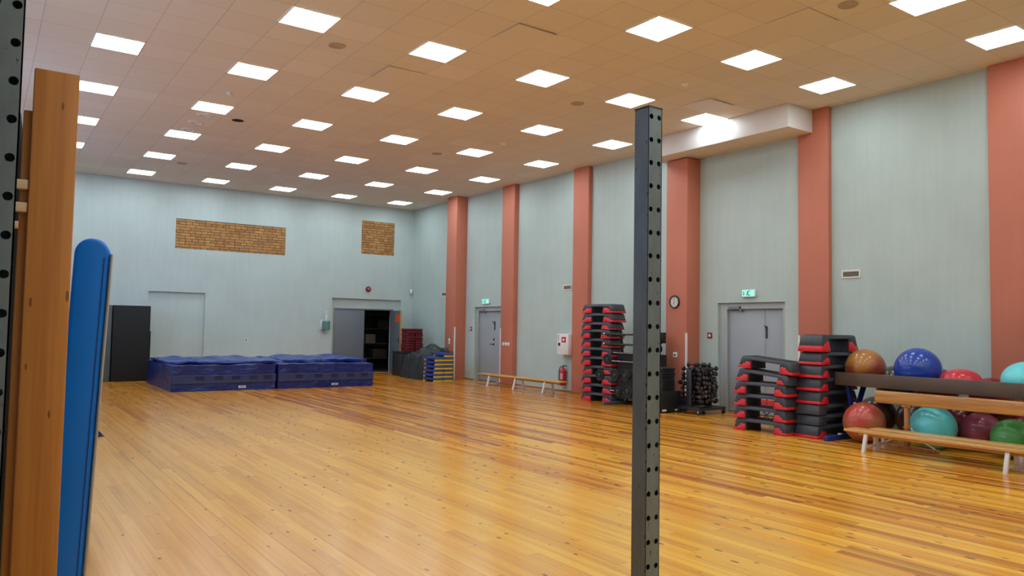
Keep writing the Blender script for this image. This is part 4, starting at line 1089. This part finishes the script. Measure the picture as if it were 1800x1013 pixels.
gold = ball_mat('gold_ball_painted_reflections', srgb(176, 120, 44), srgb(150, 62, 40)); redgold = ball_mat('brick_red_ball', srgb(186, 70, 58), srgb(176, 98, 62))  # red mixed into the gold ball paints reflections of its neighbours
blueb = ball_mat('royal_blue_ball', srgb(10, 64, 168), rough=0.25); redb = ball_mat('cherry_red_ball', srgb(206, 34, 52)); cyanb = ball_mat('turquoise_ball', srgb(104, 222, 228), rough=0.32)
pinkb = ball_mat('dusty_pink_ball', srgb(160, 70, 90)); greenb = ball_mat('green_ball', srgb(84, 164, 84)); dkred = ball_mat('dark_red_ball', srgb(128, 26, 42)); brown = ball_mat('brown_ball', srgb(92, 62, 50)); dkgreen = ball_mat('dark_green_ball', srgb(40, 66, 54)); olive = ball_mat('olive_ball', srgb(104, 104, 60))
def ball(x, y, z, r, mat, lab, rz_=None):
    t = thing('exercise_ball', lab, 'exercise ball', (x, y, z), group='exercise balls')
    bm = new(); ellipsoid(bm, (0, 0, 0), r, r, rz_ or r); obj('ball_skin', bm, mat, t, smooth=80)
    bm = new(); Mx = Matrix.Rotation(-PI*0.5, 4, 'Y') @ Matrix.Translation((0, 0, r*0.995)) if False else Matrix.Translation((r*0.995, 0, 0)) @ Matrix.Rotation(PI/2, 4, 'Y')
    lathe(bm, [(0, -0.01), (0.012, -0.01), (0.012, 0.004), (0, 0.006)], Mx, 12); obj('valve_plug', bm, M['white'], t)
ball(10.50, 6.11, 1.00, 0.275, gold, 'gold exercise ball with painted red reflections at the left end of the brown rack')
ball(10.50, 5.36, 1.02, 0.298, blueb, 'shiny royal blue exercise ball on the brown rack')
ball(10.48, 4.80, 0.90, 0.25, redb, 'soft red exercise ball sunk into the brown rack', 0.165)
ball(10.50, 4.02, 0.955, 0.298, cyanb, 'turquoise exercise ball on the brown rack at the right edge', 0.24)
ball(10.08, 5.89, 0.275, 0.275, redgold, 'brick red exercise ball on the floor at the left end of the bench')
ball(10.34, 5.09, 0.285, 0.285, cyanb, 'turquoise exercise ball on the floor behind the bench')
ball(10.75, 4.68, 0.25, 0.25, pinkb, 'dusty pink exercise ball on the floor right of the turquoise one')
ball(10.47, 4.20, 0.24, 0.24, greenb, 'green exercise ball on the floor behind the bench')
ball(10.42, 3.70, 0.25, 0.25, olive, 'olive exercise ball on the floor at the right edge')
ball(11.12, 6.30, 0.28, 0.28, brown, 'brown exercise ball on the floor at the back left')
ball(11.12, 5.70, 0.28, 0.28, brown, 'brown exercise ball on the floor by the wall behind the beam stand')
ball(11.14, 5.12, 0.28, 0.28, dkred, 'dark red exercise ball on the floor by the wall')
ball(11.14, 4.30, 0.25, 0.25, dkred, 'dark red exercise ball by the wall behind the green one')
ball(11.12, 6.00, 0.753, 0.28, dkgreen, 'dark green exercise ball peeping over the brown rack')
ball(11.13, 5.41, 0.753, 0.28, dkred, 'dark red exercise ball lying on the two by the wall')
ball(11.12, 4.71, 0.68, 0.26, dkred, 'dark red exercise ball behind the rack above the pink one')

# folding stool with printed box seen through the leaning stack
t = thing('folding_stool', 'small folding stool behind the leaning stack of steps', 'stool', (10.75, 7.88, 0))
bm = new(); box(bm, -0.17, 0.17, -0.17, 0.17, 0.27, 0.29); obj('seat', bm, M['blackmetal'], t, bevel=0.003)
for x in (-0.14, 0.14):
    bm = new(); tube(bm, [(x, -0.15, 0.0), (x, 0.15, 0.27)], 0.009, 8); tube(bm, [(x, 0.15, 0.0), (x, -0.15, 0.27)], 0.009, 8); obj('leg', bm, M['blackmetal'], t)
for k, (dy, lab) in enumerate(((0.085, 'red and white printed carton on the stool, farther one'), (-0.085, 'red and white printed carton on the stool, nearer one'))):
    c = thing('printed_carton', lab, 'carton', (10.75, 7.88+dy, 0.29), group='printed cartons on the stool')
    bm = new(); box(bm, -0.13, 0.13, -0.08, 0.08, 0, 0.19); obj('carton_body', bm, plain('salmon_red_print', srgb(226, 74, 62), 0.5, 0.2, 30), c, bevel=0.003)
    bm = new(); box(bm, -0.132, -0.1305, -0.07, 0.07, 0.10, 0.175); obj('white_panel', bm, M['white'], c)
    bm = new()
    for j in range(4): box(bm, -0.134, -0.1325, -0.05+j*0.027, -0.035+j*0.027, 0.12, 0.145)
    obj('print', bm, M['fire'], c)

# ------------------------------------------------------------ back corner
# blue and yellow steps
def by_step():
    t = thing('small_step', '', 'step', group='blue and yellow steps in the corner')
    bm = new(); box(bm, -0.138, 0.138, -0.31, 0.31, 0.040, 0.106); obj('blue_deck', bm, M['blue_step'], t, bevel=0.006)
    for s in (-1, 1):
        bm = new(); box(bm, -0.138, 0.138, min(s*0.25, s*0.315), max(s*0.25, s*0.315), 0, 0.042); obj('yellow_foot', bm, M['yellow'], t, bevel=0.004)
    bm = new(); box(bm, -0.134, 0.134, -0.314, -0.30, 0.046, 0.098); obj('end_plate', bm, M['slate_step'], t, bevel=0.003)
    return t
s0 = by_step(); first = True
for col_, n_ in ((0, 6), (1, 7)):
    for k in range(n_):
        lab = '%s blue and yellow step from the floor in the %s column' % (ORD[k] if k < n_-1 else 'topmost', ('left', 'right')[col_])
        if first: o = s0; o['label'] = lab; first = False
        else: o = dup(s0, lab)
        o.location = (10.16+0.285*col_+random.uniform(-.008, .008)+0.004*k, 18.24+random.uniform(-.01, .01), 0.111*k)
# black draped bags
def drape(name, x0, x1, y0, y1, hfun, lab, seed):
    bm = new(); nx, ny = 36, 36; g = []
    for i in range(nx+1):
        row = []
        for j in range(ny+1):
            u, v = i/nx, j/ny
            e = min(u, 1-u, v, 1-v)/0.12; e = max(0.0, min(1.0, e)); e = math.sin(e*PI/2)
            h = hfun(u, v)*e
            q = Vector((u*3+seed, v*3, 0))
            h *= 1 + 0.10*noise.noise(q*1.5) + 0.14*abs(noise.noise(Vector((u*4+v*2, v*3-u+seed, 1))))
            fold = 0.035*noise.noise(Vector((u*5+v*5, v*6, seed)))
            row.append(bm.verts.new((x0+(x1-x0)*u+fold, y0+(y1-y0)*v+fold, max(0.0, h) if 0 < e else 0.0)))
        g.append(row)
    for i in range(nx):
        for j in range(ny): bm.faces.new((g[i][j], g[i+1][j], g[i+1][j+1], g[i][j+1]))
    r_ = [g[i][0] for i in range(nx+1)] + [g[nx][j] for j in range(1, ny+1)] + [g[i][ny] for i in range(nx-1, -1, -1)] + [g[0][j] for j in range(ny-1, 0, -1)]
    bm.faces.new(r_[::-1])
    t = thing(name, lab, 'bag'); obj('tarp', bm, M['bag'], t, smooth=70)
    return t
t = drape('covered_equipment', 10.05, 11.05, 18.65, 20.05, lambda u, v: 0.66 + 0.22*max(0, min(1, (u-0.2)*1.8)), 'equipment under a crumpled black cover beside the open door', 4.0)
bm = new(); prism(bm, [(0, 0), (0.045, 0), (0.125, 0.36), (0.08, 0.36)], lambda u, v, q: (u+10.36, q, v+0.26), 18.575, 18.585)
ob = obj('white_strap', bm, M['white'], t)
# red pads on a dark chest
t = thing('storage_chest', 'dark chest in the corner behind the open door', 'chest', (10.68, 20.75, 0))
bm = new(); box(bm, -0.38, 0.38, -0.3, 0.3, 0.0, 0.66); obj('chest_body', bm, M['blackmetal'], t, bevel=0.01)
bm = new(); box(bm, -0.39, 0.39, -0.31, 0.31, 0.66, 0.72); obj('chest_lid', bm, M['black'], t, bevel=0.01)
for c_ in range(2):
    for k in range(9):
        bm = new(); box(bm, -0.125, 0.125, -0.22, 0.22, 0, 0.074)
        o = obj('red_pad', bm, M['redmat'], bevel=0.02, seg=3); o.location = (10.665+0.265*c_+random.uniform(-.012, .012), 20.75+random.uniform(-.02, .02), 0.722+0.0765*k)
        o.rotation_euler = (0, 0, random.uniform(-.05, .05))
        tag(o, 'dark red foam pad, %s from the top of the %s pile' % (ORD[8-k], ('left', 'right')[c_]), 'pad', 'dark red foam pads in two piles')
